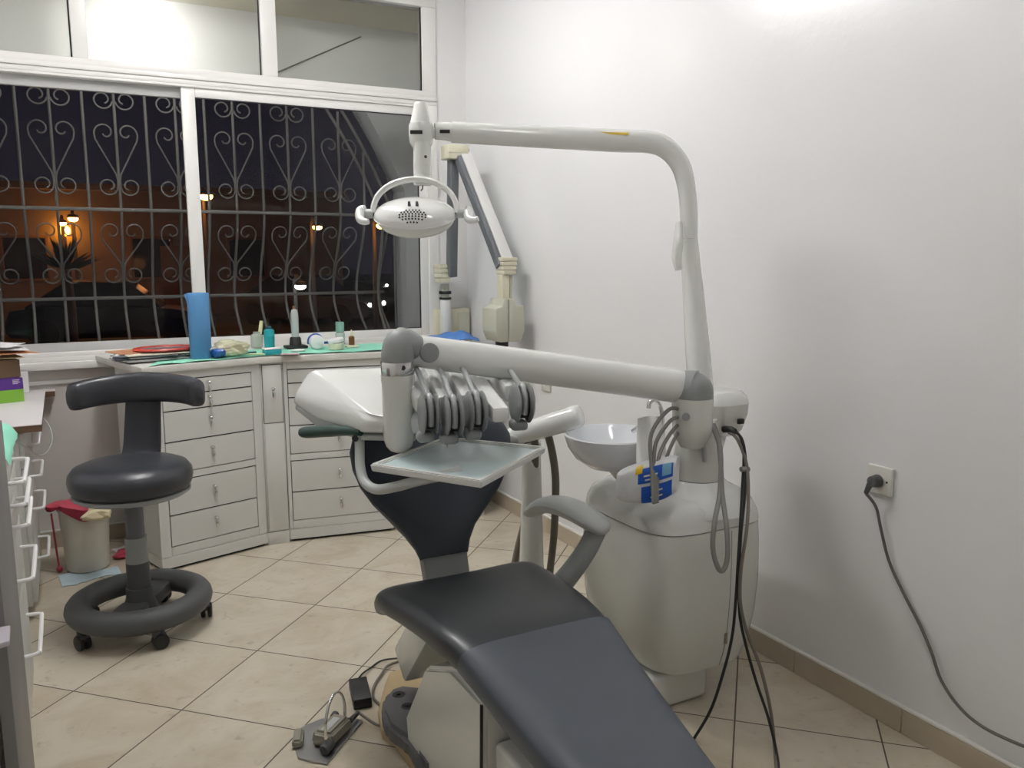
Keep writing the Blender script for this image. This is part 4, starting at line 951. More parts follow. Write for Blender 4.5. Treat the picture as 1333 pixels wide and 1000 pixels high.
# ------------------------------------------------------------------ dental unit (water unit with cuspidor)
UX, UY = 1.630, 2.015
un = thing('dental_unit', 'ivory water unit cabinet with round white spittoon bowl by the right wall', 'dental unit', (UX, UY, 0))
def sring(cx, cy, hx, hy, z, e=.42, n=56, sl=0.0):
    out = []
    for k in range(n):
        b = 2 * PI * k / n; ca, sa = math.cos(b), math.sin(b)
        x = cx + math.copysign(abs(ca) ** e, ca) * hx; y = cy + math.copysign(abs(sa) ** e, sa) * hy
        out.append(V((x, y, z + sl * (y - (UY - .235)))))
    return out
body = [(.118, .140, .190), (.13, .170, .212), (.19, .196, .226), (.28, .216, .233), (.38, .224, .236), (.48, .222, .236), (.555, .214, .234), (.562, .211, .231)]
MB().loft([sring(UX, UY, hx, hy, z, .48, sl=0) for z, hx, hy in body]).build('unit_housing', 'unit_shell', un)
MB().loft([sring(UX, UY, .208, .230, .5625, .48, sl=0), sring(UX, UY, .208, .230, .566, .48, sl=0)]).build('seam', 'grey_plastic', un)
top = [(.5662, .214, .235), (.590, .213, .234), (.622, .200, .222), (.644, .170, .195), (.653, .11, .14)]
MB().loft([sring(UX, UY, hx, hy, z, .48 + .1 * i / 4, sl=0) for i, (z, hx, hy) in enumerate(top)]).build('top_cover', 'white_plastic', un)
MB().mm((1.41, 1.855, 0), (1.672, 2.19, .117), .02, 3).build('plinth', 'unit_shell', un)
KX, KY = 1.660, 1.925
fl = [(.600, .165, .165), (.640, .148, .140), (.652, .130, .115), (.667, .098, .092), (.685, .080, .078)]
MB().loft([sring(KX, KY, hx, hy, z, 1.0, 40) for z, hx, hy in fl]).build('column_flare', 'white_plastic', un)
MB().lathe([(.0775, .6852), (.0775, .6878)], (KX, KY, 0), seg=40).build('column_seam', 'grey_plastic', un)
MB().lathe([(.079, .6880), (.073, .755), (.063, .83), (.055, .868)], (KX, KY, 0), seg=40).build('column', 'unit_shell', un)
MB().box((KX - .035, KY - .064, .80), (.014, .010, .10), (-.12, 0, .25), .003).build('status_window', 'light_grey', un)
# light post socket
LX, LY = 1.775, 2.0
MB().loft([sring(LX - .02, LY - .01, hx, hy, z, .6, 40) for z, hx, hy in ((.80, .055, .07), (.82, .075, .10), (.87, .088, .115), (.905, .090, .118))]).build('post_socket', 'unit_shell', un)
MB().loft([sring(LX - .02, LY - .01, hx, hy, z, .6, 40) for z, hx, hy in ((.9052, .090, .118), (.925, .086, .112), (.94, .072, .095))]).build('socket_cover', 'white_shell', un)
MB().tube([(1.70, 1.98, .66), (1.74, 1.99, .76), (1.76, 1.995, .82)], [.06, .058, .06], 16, smooth=3).build('socket_neck', 'unit_shell', un)
MB().box((LX - .005, LY - .135, .857), (.02, .012, .016), None, .002).build('cable_port', 'black', un)
# spittoon bowl, spouts
BWC = V((1.458, 2.087, 0.806))
MB().lathe([(.045, -.105), (.075, -.098), (.115, -.070), (.138, -.035), (.146, -.008), (.148, .002), (.143, .006), (.135, -.004), (.118, -.040), (.080, -.072), (.03, -.082)], BWC, seg=64).build('spittoon_bowl', 'ceramic', un)
MB().lathe([(.03, -.0815), (.022, -.079), (.006, -.078)], BWC, seg=24).build('drain', 'steel', un)
MB().tube([BWC + V((0.03, -.005, -.085)), BWC + V((.06, -.03, -.125)), V((1.62, 2.06, .66)), V((1.65, 2.04, .62))], [.05, .045, .055, .07], 20, smooth=4).build('bowl_neck', 'unit_shell', un)
hb = V((1.578, 1.998, 0.861)); 
MB().tube([V((hb.x + .005, hb.y, .70)), hb + V((.004, 0, -.04)), V((1.579, 1.999, 0.870)), V((1.575, 2.007, 0.902)), V((1.562, 2.016, 0.916)), V((1.549, 2.022, 0.909)), V((1.544, 2.021, 0.891))], .0065, 12, smooth=6).build('cup_filler', 'chrome', un)
MB().tube([V((1.478, 2.011, 0.828)), V((1.498, 1.982, 0.852)), V((1.538, 1.959, 0.845)), V((1.57, 2.00, .70))], .0065, 10, smooth=5).build('rinse_spout', 'chrome', un)
def ubody(ang, k, off):
    z, hx, hy = body[k]; b = math.radians(ang); ca, sa = math.cos(b), math.sin(b)
    x = UX + math.copysign(abs(ca) ** .48, ca) * (hx + off); y = UY + math.copysign(abs(sa) ** .48, sa) * (hy + off)
    return V((x, y, z ))
MB().tube([ubody(-88, k, -.0004) for k in (1, 2, 3, 4, 5, 6)], .0014, 6, smooth=3).build('door_seam', 'grey_plastic', un)
MB().box(ubody(-88, 2, .001).lerp(ubody(-88, 3, .001), .35), (.012, .008, .034), (0, 0, .5), .002).build('door_latch', 'khaki', un)

# tissue pack on the unit
TP = V((1.406, 1.854, 0.692))
tdir = (V((1.473, 1.780, 0.734)) - TP).normalized(); tdir.z = 0; tdir.normalize(); tn = V((tdir.y, -tdir.x, 0))
if tn.dot(V((.6, .8, 0))) > 0: tn = -tn
tp = thing('tissue_pack', 'blue and white soft pack of tissues leaning on the unit column', 'tissue pack', (TP.x, TP.y, .654))
def pk(a, b, c_): return TP + tdir * a + tn * b + V((0, 0, c_))
pz0 = .657 - TP.z
rings = []
for i in range(15):
    t = i / 14; a = -.072 + .165 * t; e = math.sin(PI * min(1, max(0, .06 + t * .88))) ** .20; hh = .100 + .034 * t; wd = .045 * e
    rings.append([pk(a, wd * math.copysign(abs(math.cos(b)) ** .45, math.cos(b)), pz0 + hh / 2 + hh / 2 * e * math.copysign(abs(math.sin(b)) ** .45, math.sin(b)) + .028 * t * t) for b in [2 * PI * k / 24 for k in range(24)]])
MB().loft(rings).build('pack_film', 'pack_white', tp)
def patch(a0, a1, l0, l1, off=.0015, top_sh=0.0):
    """printed area hugging the camera-side face of the pack"""
    def fn(u, v):
        a = a0 + (a1 - a0) * u + top_sh * v; t = (a + .072) / .165; e = math.sin(PI * min(1, max(0, .06 + t * .88))) ** .20; hh = .100 + .034 * t; wd = .045 * e
        s_ = -1 + 2 * (l0 + (l1 - l0) * v); s_ = max(-.97, min(.97, s_)); ang = math.asin(math.copysign(abs(s_) ** (1 / .45), s_))
        return pk(a, (wd * abs(math.cos(ang)) ** .45 + off), pz0 + hh / 2 + hh / 2 * e * s_ + .028 * t * t)
    m_ = MB(); n1, n2 = 10, 8
    A = [V(fn(i / n1, j / n2)) for j in range(n2 + 1) for i in range(n1 + 1)]; W_ = n1 + 1
    B_ = [p - tn * .0012 for p in A]; n_ = len(A)
    fs = [[j * W_ + i, j * W_ + i + 1, (j + 1) * W_ + i + 1, (j + 1) * W_ + i] for j in range(n2) for i in range(n1)]
    return m_.raw(A + B_, fs + [[q + n_ for q in f[::-1]] for f in fs])
patch(.002, .084, .04, .46).build('blue_print', 'pack_blue', tp)
patch(-.008, .086, .54, .90).build('blue_print', 'pack_blue', tp)
patch(-.016, .004, .80, .985, .002).build('yellow_mark', 'pack_yellow', tp)
patch(.058, .082, .62, .90, .0022).build('sky_disc', 'pack_sky', tp)
for a0, a1, l0 in ((.008, .026, .70), (.030, .046, .70), (.012, .036, .60), (.034, .060, .30), (.028, .060, .16)): patch(a0, a1, l0, l0 + .04, .0022).build('small_print', 'paper', tp)
def tis(u, v):
    p = lerp(lerp(V((1.424, 1.913, 0.761)), V((1.508, 1.869, 0.761)), u), lerp(V((1.463, 1.959, 0.882)), V((1.524, 1.929, 0.889)), u), v); return p + tn * (.012 * math.sin(u * 7 + v * 2) + .01)
gq = MB(); n1 = 18; A = [V(tis(i / n1, j / 10)) for j in range(11) for i in range(n1 + 1)]; B_ = [p - tn * .0015 for p in A]; W_ = n1 + 1
fs = [[j * W_ + i, j * W_ + i + 1, (j + 1) * W_ + i + 1, (j + 1) * W_ + i] for j in range(10) for i in range(n1)]
gq.raw(A + B_, fs + [[q + len(A) for q in f[::-1]] for f in fs]).build('pulled_tissue', 'tissue', tp)

# ------------------------------------------------------------------ instrument delivery table on its arm
PX = V((1.584, 1.865, 0.837))
dl = thing('instrument_table', 'white instrument delivery head with arm, tray and hose arms over the patient chair', 'dental delivery unit', (PX.x, PX.y, .86))
pvx, pvy = PX.x, PX.y
MB().lathe([(.034, .800), (.053, .832), (.0575, .85), (.058, .945)], (pvx, pvy, 0), seg=40).build('pivot_cylinder', 'unit_shell', dl)
MB().cyl(V((1.532, 1.832, 0.898)), V((1.541, 1.843, 0.895)), .0115, seg=20).build('pivot_cap', 'grey_plastic', dl)
A0 = V((1.586, 1.887, 0.970)); A1 = V((0.786, 2.027, 1.109))
ad = (A1 - A0).normalized()
eb = MB(); eb.ball((pvx, pvy, A0.z - .008), .0572, 32, 20); eb.cyl((pvx, pvy, .9455), (pvx, pvy, A0.z - .01), .0578, .0572, 40); eb.cyl(V((pvx, pvy, A0.z - .002)), A0 + ad * .022, .0560, .0500, 40); eb.build('elbow_joint', 'grey_plastic', dl)
MB().tube([A0 + ad * .012, A0 + ad * .05, A0.lerp(A1, .5), A1 - ad * .03, A1 + ad * .005, A1 + ad * .02], [.049, .049, .0455, .0425, .041, .030], 36, smooth=3).build('arm_tube', 'white_plastic', dl)
vd = (V((0, 0, 1.35)) - A1).normalized()
cpos = A1 - ad * .035
nrm = (vd - ad * vd.dot(ad)).normalized()
MB().cyl(cpos + nrm * .036, cpos + nrm * .0475, .0255, seg=36, bev=.003).build('arm_cap', 'grey_plastic', dl)
DC = V((0.736, 2.005, 1.028))
dz = lambda py: None
zt = V((0.740, 2.012, 1.086)).z; zr0 = V((0.738, 2.008, 1.053)).z; zb = V((0.723, 1.981, 0.849)).z
MB().tube([V((DC.x, DC.y, zt)), V((DC.x + .002, DC.y, zt + .02)), V((DC.x + .014, DC.y + .006, zt + .044)), A1 - ad * .012], [.0415, .0415, .041, .039], 32, smooth=5).build('end_elbow', 'grey_plastic', dl)
MB().lathe([(.0425, zr0), (.043, zr0 + .002), (.043, zt - .002), (.0425, zt - .0003)], (DC.x, DC.y, 0), seg=40).build('chrome_ring', 'chrome', dl)
MB().cyl(V((0.735, 1.961, 1.074)), V((0.739, 1.970, 1.073)), .006, seg=14).build('ring_screw', 'black', dl)
MB().lathe([(.010, zb), (.024, zb + .006), (.034, zb + .018), (.0395, zb + .036), (.0405, zb + .06), (.041, zr0 - .025), (.0425, zr0 - .018), (.0425, zr0 - .0005)], (DC.x, DC.y, 0), seg=40).build('drop_column', 'unit_shell', dl)
# head shell
hp = [(0.606, 2.373, 1.032), (0.960, 2.187, 1.045), (0.799, 1.946, 0.950), (0.661, 2.019, 0.946), (0.562, 2.384, 0.963), (0.558, 2.392, 0.931), (0.594, 2.264, 0.900), (0.653, 2.060, 0.896), (0.799, 1.949, 0.898), (0.607, 2.491, 0.925), (0.975, 2.226, 0.923)]
MB().hull(hp, .016, 4).build('head_shell', 'white_shell', dl, angle=60)
h2 = [V(p) for p in ((0.566, 2.398, 0.925), (0.596, 2.273, 0.892), (0.656, 2.069, 0.888), (0.768, 1.976, 0.892), (0.965, 2.230, 0.917), (0.612, 2.476, 0.920))]
MB().hull(h2 + [p - V((0, 0, .012)) for p in h2], .003, 2).build('head_base', 'light_grey', dl)
MB().tube([(0.546, 2.262, 0.873), (0.560, 2.244, 0.875), (0.605, 2.176, 0.887), (0.633, 2.116, 0.895), (0.656, 2.070, 0.897)], [.011, .0165, .0165, .013, .009], 14, smooth=5).build('head_grip', 'grip', dl, label='dark green rubber grip')
# hose arms
MB().bar((0.809, 2.190, 1.002), (1.153, 2.162, 0.969), .07, .05, bev=.008).build('hose_arm_bar', 'white_shell', dl)
AXD = V((-.969, .244, 0)).normalized()
units = [((526, 474, 2.34), (557, 536, 2.045)), ((552, 474, 2.36), (589, 538, 2.03)), ((578, 474, 2.38), (619, 534, 2.05)), ((640, 484, 2.46), (679, 523, 2.12))]
W3 = [((0.831, 2.209, 1.046), (0.769, 1.911, 0.986), (0.759, 1.857, 0.972)), ((0.896, 2.197, 1.043), (0.815, 1.875, 0.987), (0.803, 1.816, 0.971)), ((0.957, 2.187, 1.038), (0.873, 1.868, 0.989), (0.861, 1.809, 0.977)), ((1.091, 2.179, 1.010), (1.003, 1.881, 1.001), (0.992, 1.815, 0.986))]
for i, (a, b, pc_) in enumerate(W3):
    a, b, pc_ = V(a), V(b), V(pc_)
    MB().bar(a, b, .050, .044, bev=.008, w2=.044).build('hose_arm', 'white_shell', dl)
    hd = (b - a).normalized()
    rad = .063
    pu = MB()
    for s, r_ in ((1, rad), (-1, rad)):
        q = pc_ + AXD * (.0165 * s); pu.lathe([(r_ * .35, -.005), (r_ * .9, -.004), (r_, 0), (r_ * .9, .0035), (r_ * .4, .005)], q, AXD, 36, sx=.80)
    hub = MB().cyl(pc_ - AXD * .013, pc_ + AXD * .013, .038, seg=28)
    pp_ = pu.build('pulley', 'grey_plastic', dl); hub.build('pulley_hub', 'black', pp_)
    MB().box(pc_ + V((-.010, .0, -.054)), (.044, .046, .026), (0, 0, math.atan2(AXD.y, AXD.x)), .011, 3).build('pulley_foot', 'grey_plastic', pp_)
    fwd = V((AXD.y, -AXD.x, 0)); 
    if fwd.y > 0: fwd = -fwd
    pts = [a + V((0, 0, .045)), a.lerp(pc_, .35) + V((0, 0, .050)), a.lerp(pc_, .65) + V((0, 0, .056))]
    for k in range(7):
        th = math.radians(115 - k * 24); pts.append(pc_ + fwd * (.036 * math.cos(th)) + V((0, 0, .047 * math.sin(th))))
    MB().tube(pts, .0072, 12, smooth=4).build('instrument_hose', 'ihose', dl)
a, b = V((1.012, 2.202, 1.028)), V((0.895, 1.740, 0.976))
MB().bar(a, b, .050, .050, bev=.010, w2=.042, h2=.040).build('slab_arm', 'white_shell', dl)
MB().tube([(0.794, 1.819, 0.925), (0.789, 1.813, 0.909), (0.784, 1.807, 0.896)], [.003, .0018, .0012], 8).build('bur', 'steel', dl)
# tray and its tube
ZT = .853
tc = [V(p) for p in ((0.624, 1.909, 0.853), (0.795, 1.641, 0.853), (1.096, 1.870, 0.853), (0.912, 2.111, 0.853))]
cen = sum(tc, V((0, 0, 0))) / 4
def inset(k, z): return [cen.lerp(p, k) + V((0, 0, z)) for p in tc]
o1, i1, i0 = inset(1.0, 0), inset(.91, 0), inset(.91, -.006)
ob = inset(.985, -.019)
tr_ = MB().raw(o1 + i1 + i0 + ob, [(0, 1, 5, 4), (1, 2, 6, 5), (2, 3, 7, 6), (3, 0, 4, 7), (4, 5, 9, 8), (5, 6, 10, 9), (6, 7, 11, 10), (7, 4, 8, 11), (8, 9, 10, 11), (0, 12, 13, 1), (1, 13, 14, 2), (2, 14, 15, 3), (3, 15, 12, 0), (15, 14, 13, 12)])
bm = bmesh.new(); vs = [bm.verts.new(p) for p in tr_.v]; [bm.faces.new([vs[q] for q in f]) for f in tr_.f]; bmesh.ops.recalc_face_normals(bm, faces=bm.faces[:]); bmesh.ops.bevel(bm, geom=bm.edges[:], offset=.003, segments=2, affect='EDGES')
ty = MB().bm(bm).build('tray', 'white_plastic', dl)
q = inset(.905, -.0058); q2 = inset(.905, -.0048)
MB().raw(q + q2, [(0, 1, 2, 3), (7, 6, 5, 4), (0, 4, 5, 1), (1, 5, 6, 2), (2, 6, 7, 3), (3, 7, 4, 0)]).build('tray_mat', 'tray_glass', ty)
MB().tube([(0.659, 2.092, 0.899), (0.653, 2.076, 0.852), (0.645, 2.049, 0.807), (0.644, 2.011, 0.780), (0.656, 1.958, 0.773), (0.682, 1.890, 0.793), (0.715, 1.820, 0.821), (0.757, 1.778, 0.838), (0.802, 1.767, 0.848)], .0128, 16, smooth=5).build('tray_tube', 'light_grey', dl)
MB().cyl(V((0.637, 2.061, 0.885)), V((0.644, 2.085, 0.880)), .0085, seg=14).build('tube_bolt', 'black', dl)
# hoses looping at the pivot
hz = MB()
for k, (x0_, x1_, xm, y0_) in enumerate(((878, 853, 846, 526), (876, 852, 851, 540), (876, 851, 862, 548), (880, 849, 866, 572))):
    MB().tube([V((1.587, 1.871, 0.882)) + V((-.045, 0, .03 - .02 * k)), lerp(V((1.478, 1.844, 0.921)), V((1.478, 1.827, 0.822)), k / 3), lerp(V((1.413, 1.834, 0.861)), V((1.441, 1.806, 0.787)), k / 3), lerp(V((1.394, 1.805, 0.771)), V((1.409, 1.794, 0.750)), k / 3), V((1.385, 1.774, 0.697)) + V((.004 * k - .006, 0, 0)), V((1.384, 1.772, 0.683)) + V((.004 * k - .006, 0, 0))], .0055, 8, smooth=6).build('control_hose', 'hose', dl)

# ------------------------------------------------------------------ cables hanging on the unit
o = thing('grey_cable_loop', 'long grey cable looped over the front right of the ivory unit', 'cable', (1.625, 1.801, 0.857))
MB().tube([(1.642, 1.850, 0.862), (1.618, 1.802, 0.844), (1.599, 1.759, 0.801), (1.569, 1.723, 0.702), (1.503, 1.667, 0.640), (1.487, 1.652, 0.572), (1.493, 1.635, 0.523), (1.505, 1.628, 0.519), (1.520, 1.631, 0.551), (1.531, 1.649, 0.619), (1.574, 1.720, 0.702), (1.597, 1.756, 0.779), (1.630, 1.805, 0.833), (1.648, 1.846, 0.862)], .0068, 10, smooth=6).build('cable', 'hose', o)
def cable(nm, mname, label, pts, r, pl=None):
    o = thing(nm, label, 'cable', pts[0])
    MB().tube(pts, r, 8, smooth=6).build('cable', mname, o)
    if pl: MB().tube(pl, [.010, .011, .008], 10, smooth=3).build('plug', 'black', o)
    return o
cable('black_cable', 'black', 'black cable from the unit socket running down to the tiles on the left', [(1.723, 1.860, 0.838), (1.725, 1.823, 0.829), (1.712, 1.787, 0.782), (1.672, 1.745, 0.683), (1.620, 1.692, 0.615), (1.593, 1.667, 0.516), (1.573, 1.649, 0.415), (1.556, 1.640, 0.311), (1.518, 1.631, 0.211), (1.489, 1.641, 0.112), (1.477, 1.691, 0.004)], .0042, [(1.720, 1.883, 0.834), (1.723, 1.860, 0.838), (1.723, 1.836, 0.836)])
cable('black_cable', 'black', 'black cable from the unit socket trailing to the bottom right tiles', [(1.718, 1.851, 0.836), (1.716, 1.803, 0.824), (1.709, 1.774, 0.762), (1.666, 1.727, 0.688), (1.597, 1.665, 0.582), (1.585, 1.653, 0.478), (1.586, 1.645, 0.369), (1.595, 1.626, 0.285), (1.614, 1.598, 0.180), (1.628, 1.563, 0.091), (1.621, 1.518, 0.004), (1.517, 1.405, 0.004)], .0042, None)
cable('grey_cable', 'hose_dark', 'taupe cable beside the two black ones, trailing to the bottom right tiles', [(1.720, 1.860, 0.829), (1.713, 1.816, 0.817), (1.703, 1.764, 0.754), (1.658, 1.705, 0.672), (1.620, 1.667, 0.600), (1.585, 1.646, 0.502), (1.580, 1.638, 0.407), (1.601, 1.628, 0.317), (1.630, 1.602, 0.220), (1.642, 1.570, 0.107), (1.627, 1.532, 0.006), (1.509, 1.407, 0.006)], .005, None)
single(MB().cyl((1.680, 1.763, 0.743), (1.708, 1.759, 0.741), .008, seg=16, bev=.002), 'cable_tie', 'hose', 'small pale tie around the black cables', 'cable tie', (1.693, 1.762, 0.742))

# ------------------------------------------------------------------ operating light
ol = thing('operating_light', 'white operating light hanging from a bent overhead pole arm', 'dental light', (1.76, 2.0, .94))
pb = V((1.741, 2.006, 0.881)); pt = V((1.723, 2.071, 1.399))
MB().tube([pb, pb.lerp(pt, .35), pb.lerp(pt, .7), pt], [.041, .038, .032, .0265], 28, smooth=4).build('lower_pole', 'white_plastic', ol)
MB().tube([(1.661, 2.042, 1.306), (1.660, 2.050, 1.345), (1.667, 2.053, 1.384), (1.680, 2.068, 1.450)], [.010, .016, .016, .010], 14, smooth=4).build('pole_clamp', 'white_plastic', ol)
bp_ = [pt + V((0, 0, .002)), V((1.722, 2.077, 1.497)), V((1.717, 2.086, 1.567)), V((1.702, 2.099, 1.627)), V((1.666, 2.120, 1.674)), V((1.617, 2.144, 1.694)), V((1.518, 2.186, 1.697)), V((1.296, 2.271, 1.705)), V((1.056, 2.366, 1.715))]
MB().tube(bp_, [.0262, .0268, .028, .030, .032, .0335, .034, .0325, .0305], 28, smooth=5).build('overhead_arm', 'white_plastic', ol)
sv = V((1.501, 2.163, 1.714)); MB().box(sv, (.085, .010, .008), (0, .02, -.48), .002).build('arm_sticker', 'sticker', ol, label='yellow sticker on the overhead arm')
MB().tube([(1.056, 2.366, 1.715), (1.034, 2.372, 1.717), (1.007, 2.380, 1.716)], [.028, .026, .024], 24, smooth=2).build('arm_joint', 'white_plastic', ol)
MB().box((1.024, 2.344, 1.712), (.030, .004, .010), (0, 0, -.49), .001).build('joint_slot', 'black', ol)
MB().tube([(1.009, 2.379, 1.711), (0.991, 2.388, 1.711), (0.973, 2.392, 1.711)], .016, 20).build('link_pin', 'white_plastic', ol)
jc = V((0.967, 2.389, 1.710))
MB().lathe([(.012, -.052), (.025, -.044), (.034, -.030), (.036, -.01), (.036, .018), (.033, .027)], jc, seg=32).build('joint_ball', 'white_plastic', ol)
MB().lathe([(.033, .0272), (.030, .032), (.020, .082), (.016, .086)], jc, seg=32).build('joint_cap', 'white_shell', ol)
MB().box((0.941, 2.361, 1.707), (.036, .004, .011), (0, 0, -.49), .001).build('joint_slot', 'black', ol)
hc = V((0.964, 2.375, 1.616))
zt_ = V((0.969, 2.383, 1.681)).z; zb_ = V((0.960, 2.367, 1.557)).z; zm = V((0.962, 2.371, 1.587)).z
MB().lathe([(.024, zt_), (.0265, zt_ - .03), (.0275, zm + .03), (.0265, zm + .0005)], (hc.x, hc.y, 0), seg=32).build('head_stem', 'white_plastic', ol)
MB().lathe([(.0268, zm), (.0268, zb_ + .002), (.024, zb_)], (hc.x, hc.y, 0), seg=32).build('stem_collar', 'white_plastic', ol)
MB().cyl(V((0.963, 2.347, 1.637)), V((0.965, 2.353, 1.638)), .0045, seg=12).build('stem_screw', 'dark_grey', ol)
MB().tube([V((hc.x, hc.y, zb_)), V((0.959, 2.365, 1.546)), V((0.951, 2.357, 1.541))], .002, 6).build('switch_wire', 'black', ol)
# yoke
rv = V((.883, -.469, 0)); HC = V((0.919, 2.328, 1.472))
yk = []
for k in range(25):
    t = PI * k / 24; yk.append(HC + rv * (-.122 * math.cos(t)) + V((0, 0, .100 * math.sin(t) ** .85)) + V((.464, .873, 0)) * (.030 * math.sin(t)))
MB().tube(yk, .0140, 14, flat=.6, up=(.464, .873, 0)).build('yoke', 'white_plastic', ol)
# head : lens shaped shell
tm = Matrix.Translation(HC + V((0, 0, -.008))) @ Matrix(((rv.x, .464, 0, 0), (rv.y, .873, 0, 0), (0, 0, 1, 0), (0, 0, 0, 1))) @ Matrix.Rotation(.50, 4, 'X')
def lens(zs, sc=1.0):
    rings = []
    for i in range(17):
        u = -1 + 2 * i / 16
        rings
    return rings
def dome(up_, hgt, seg=48, lev=12, a=.118, b=.105):
    rings = []
    for j in range(lev):
        f = j / lev; rr_ = math.cos(f * PI / 2) ** .8; z = hgt * math.sin(f * PI / 2)
        rings.append([tm @ V((a * rr_ * math.copysign(abs(math.cos(t)) ** 1.0, math.cos(t)) , b * rr_ * math.sin(t) , z if up_ else -z)) for t in [2 * PI * k / seg for k in range(seg)]])
    return MB().loft(rings)
dome(True, .046, a=.120, b=.080).build('head_shell', 'white_shell', ol)
dome(False, .055, b=.077, a=.116).build('head_reflector', 'unit_shell', ol)
MB().loft([[tm @ V((a * math.cos(t), b * math.sin(t), z)) for t in [2 * PI * k / 48 for k in range(48)]] for a, b, z in ((.118, .078, -.002), (.1212, .0812, -.001), (.1212, .0812, .001), (.118, .078, .002))]).build('head_rim', 'white_plastic', ol)
vh = MB()
for r_ in range(6):
    n_ = [4, 7, 9, 9, 8, 5][r_]
    for k in range(n_):
        x = (k - (n_ - 1) / 2) * .0092; y = -.0745 + r_ * .0062
        rho = math.sqrt((x / .120) ** 2 + (y / .080) ** 2)
        if rho > .97: continue
        f_ = math.acos(min(1, rho ** (1 / .8))) ; z = .046 * math.sin(f_)
        vh.bm((lambda bb: (bmesh.ops.create_icosphere(bb, subdivisions=1, radius=.0031), bb)[1])(bmesh.new()), tm @ Matrix.Translation((x, y, z)))
vh.build('vent_holes', 'black', ol)
for s in (-.011, .011):
    rho = abs(-.022 / .080); z = .046 * math.sin(math.acos(rho ** (1 / .8)))
    MB().cyl(tm @ V((s, -.022, z - .002)), tm @ V((s, -.022, z + .012)), .005, .0035, 12).build('head_screw', 'dark_grey', ol)
for s in (-1, 1):
    e = HC + rv * (.125 * s)
    MB().cyl(e - rv * (.004 * s), e + rv * (.020 * s), .0135, seg=20).build('handle_hub', 'light_grey', ol)
    if s < 0: hpz = [e + rv * (s * .020) + V((0, 0, .010)), e + rv * (s * .032) + V((0, 0, .006)), e + rv * (s * .030) + V((-.012, -.022, -.016)), e + rv * (s * .016) + V((-.018, -.036, -.024)), e + rv * (s * .004) + V((-.02, -.040, -.024))]
    else: hpz = [e + rv * (s * .020) + V((0, 0, .010)), e + rv * (s * .028) + V((0, 0, .004)), e + rv * (s * .034) + V((-.012, -.022, -.016)), e + rv * (s * .048) + V((-.018, -.034, -.020)), e + rv * (s * .060) + V((-.02, -.038, -.016))]
    MB().tube(hpz, [.015, .016, .013, .010, .008], 14, smooth=5).build('handle', 'white_shell', ol)

# ------------------------------------------------------------------ assistant's holder post
ps = V((1.310, 2.328, 0.689)); 
asx = thing('assistant_post', 'white post carrying the assistant hose holder behind the armrest', 'dental holder', (ps.x, ps.y, 0))
pbm = V((ps.x, ps.y, .0))
MB().lathe([(.095, .0005), (.095, .012), (.06, .022), (.050, .03)], (ps.x, ps.y, 0), seg=32).build('post_foot', 'unit_shell', asx)
MB().lathe([(.049, .0302), (.043, .25), (.036, .5), (.030, .70), (.030, .755)], (ps.x, ps.y, 0), seg=32).build('post', 'unit_shell', asx)
hA = V((1.230, 2.339, 0.772)); hB = V((1.381, 2.182, 0.852))
MB().lathe([(.018, .7552), (.018, .775)], (ps.x, ps.y, 0), seg=20).build('holder_pivot', 'grey_plastic', asx)
MB().tube([V((ps.x, ps.y, .772)), hA.lerp(hB, .30) + V((0, 0, -.02))], .018, 12).build('holder_mount', 'grey_plastic', asx)
hdv = (hB - hA).normalized()
MB().tube([hA - hdv * .012, hA, hA.lerp(hB, .2), hA.lerp(hB, .6), hB, hB + hdv * .02, hB + hdv * .026], [.018, .028, .032, .036, .037, .032, .018], 24, smooth=3, flat=1.1).build('holder_bar', 'white_shell', asx)
MB().tube([hA.lerp(hB, .25) + V((0, 0, -.0335)), hB + V((0, 0, -.0355))], .004, 8).build('holder_seam', 'dark_grey', asx)
MB().tube([(1.237, 2.300, 0.766), (1.207, 2.284, 0.780), (1.183, 2.274, 0.779)], [.012, .015, .010], 12, smooth=3).build('holder_clip', 'light_grey', asx)
for pts in ([(1.323, 2.247, 0.790), (1.340, 2.252, 0.739), (1.365, 2.269, 0.644), (1.377, 2.289, 0.534), (1.385, 2.311, 0.421), (1.395, 2.351, 0.284), (1.397, 2.373, 0.151)], [(1.293, 2.284, 0.781), (1.303, 2.292, 0.723), (1.326, 2.347, 0.578), (1.322, 2.397, 0.459), (1.313, 2.430, 0.355), (1.311, 2.460, 0.262), (1.301, 2.488, 0.127)]):
    MB().tube(pts, .0125, 12, smooth=5).build('suction_hose', 'hose_dark', asx)

# ------------------------------------------------------------------ wall mounted x-ray
xr = thing('dental_xray', 'cream dental x-ray head on a grey folding arm in the far corner', 'x-ray machine', (1.80, 4.25, .9))
def Yp(px, y): return None
c0 = V((1.850, 4.260, 1.012))
MB().cyl(V((c0.x, 4.26, .9045)), V((1.852, 4.260, 1.114)), .030, seg=28, bev=.003).build('mount_post', 'xwhite', xr)
MB().mm((c0.x - .04, 4.2, .8975), (c0.x + .04, 4.292, .904), .001).build('mount_bracket', 'xwhite', xr)
zq = V((1.852, 4.260, 1.114)).z
MB().cyl(V((c0.x, 4.26, zq + .0005)), V((c0.x, 4.26, zq + .012)), .033, seg=24).build('post_collar', 'black', xr)
MB().cyl(V((c0.x, 4.26, zq + .012)), V((c0.x, 4.26, zq + .085)), .022, seg=20).build('swivel_pin', 'cream_grey', xr)
MB().cyl(V((c0.x, 4.26, zq + .03)), V((c0.x, 4.26, zq + .046)), .034, seg=20).build('swivel_ring', 'black', xr)
def ribbed(c, w_, d_, h_, name):
    m_ = MB()
    for k in range(4): m_.box(V(c) + V((0, 0, h_ / 2 - h_ / 8 - k * h_ / 4)), (w_ * (1 - .07 * k), d_, h_ / 4 - .002), None, .004)
    return m_.build(name, 'cream', xr)
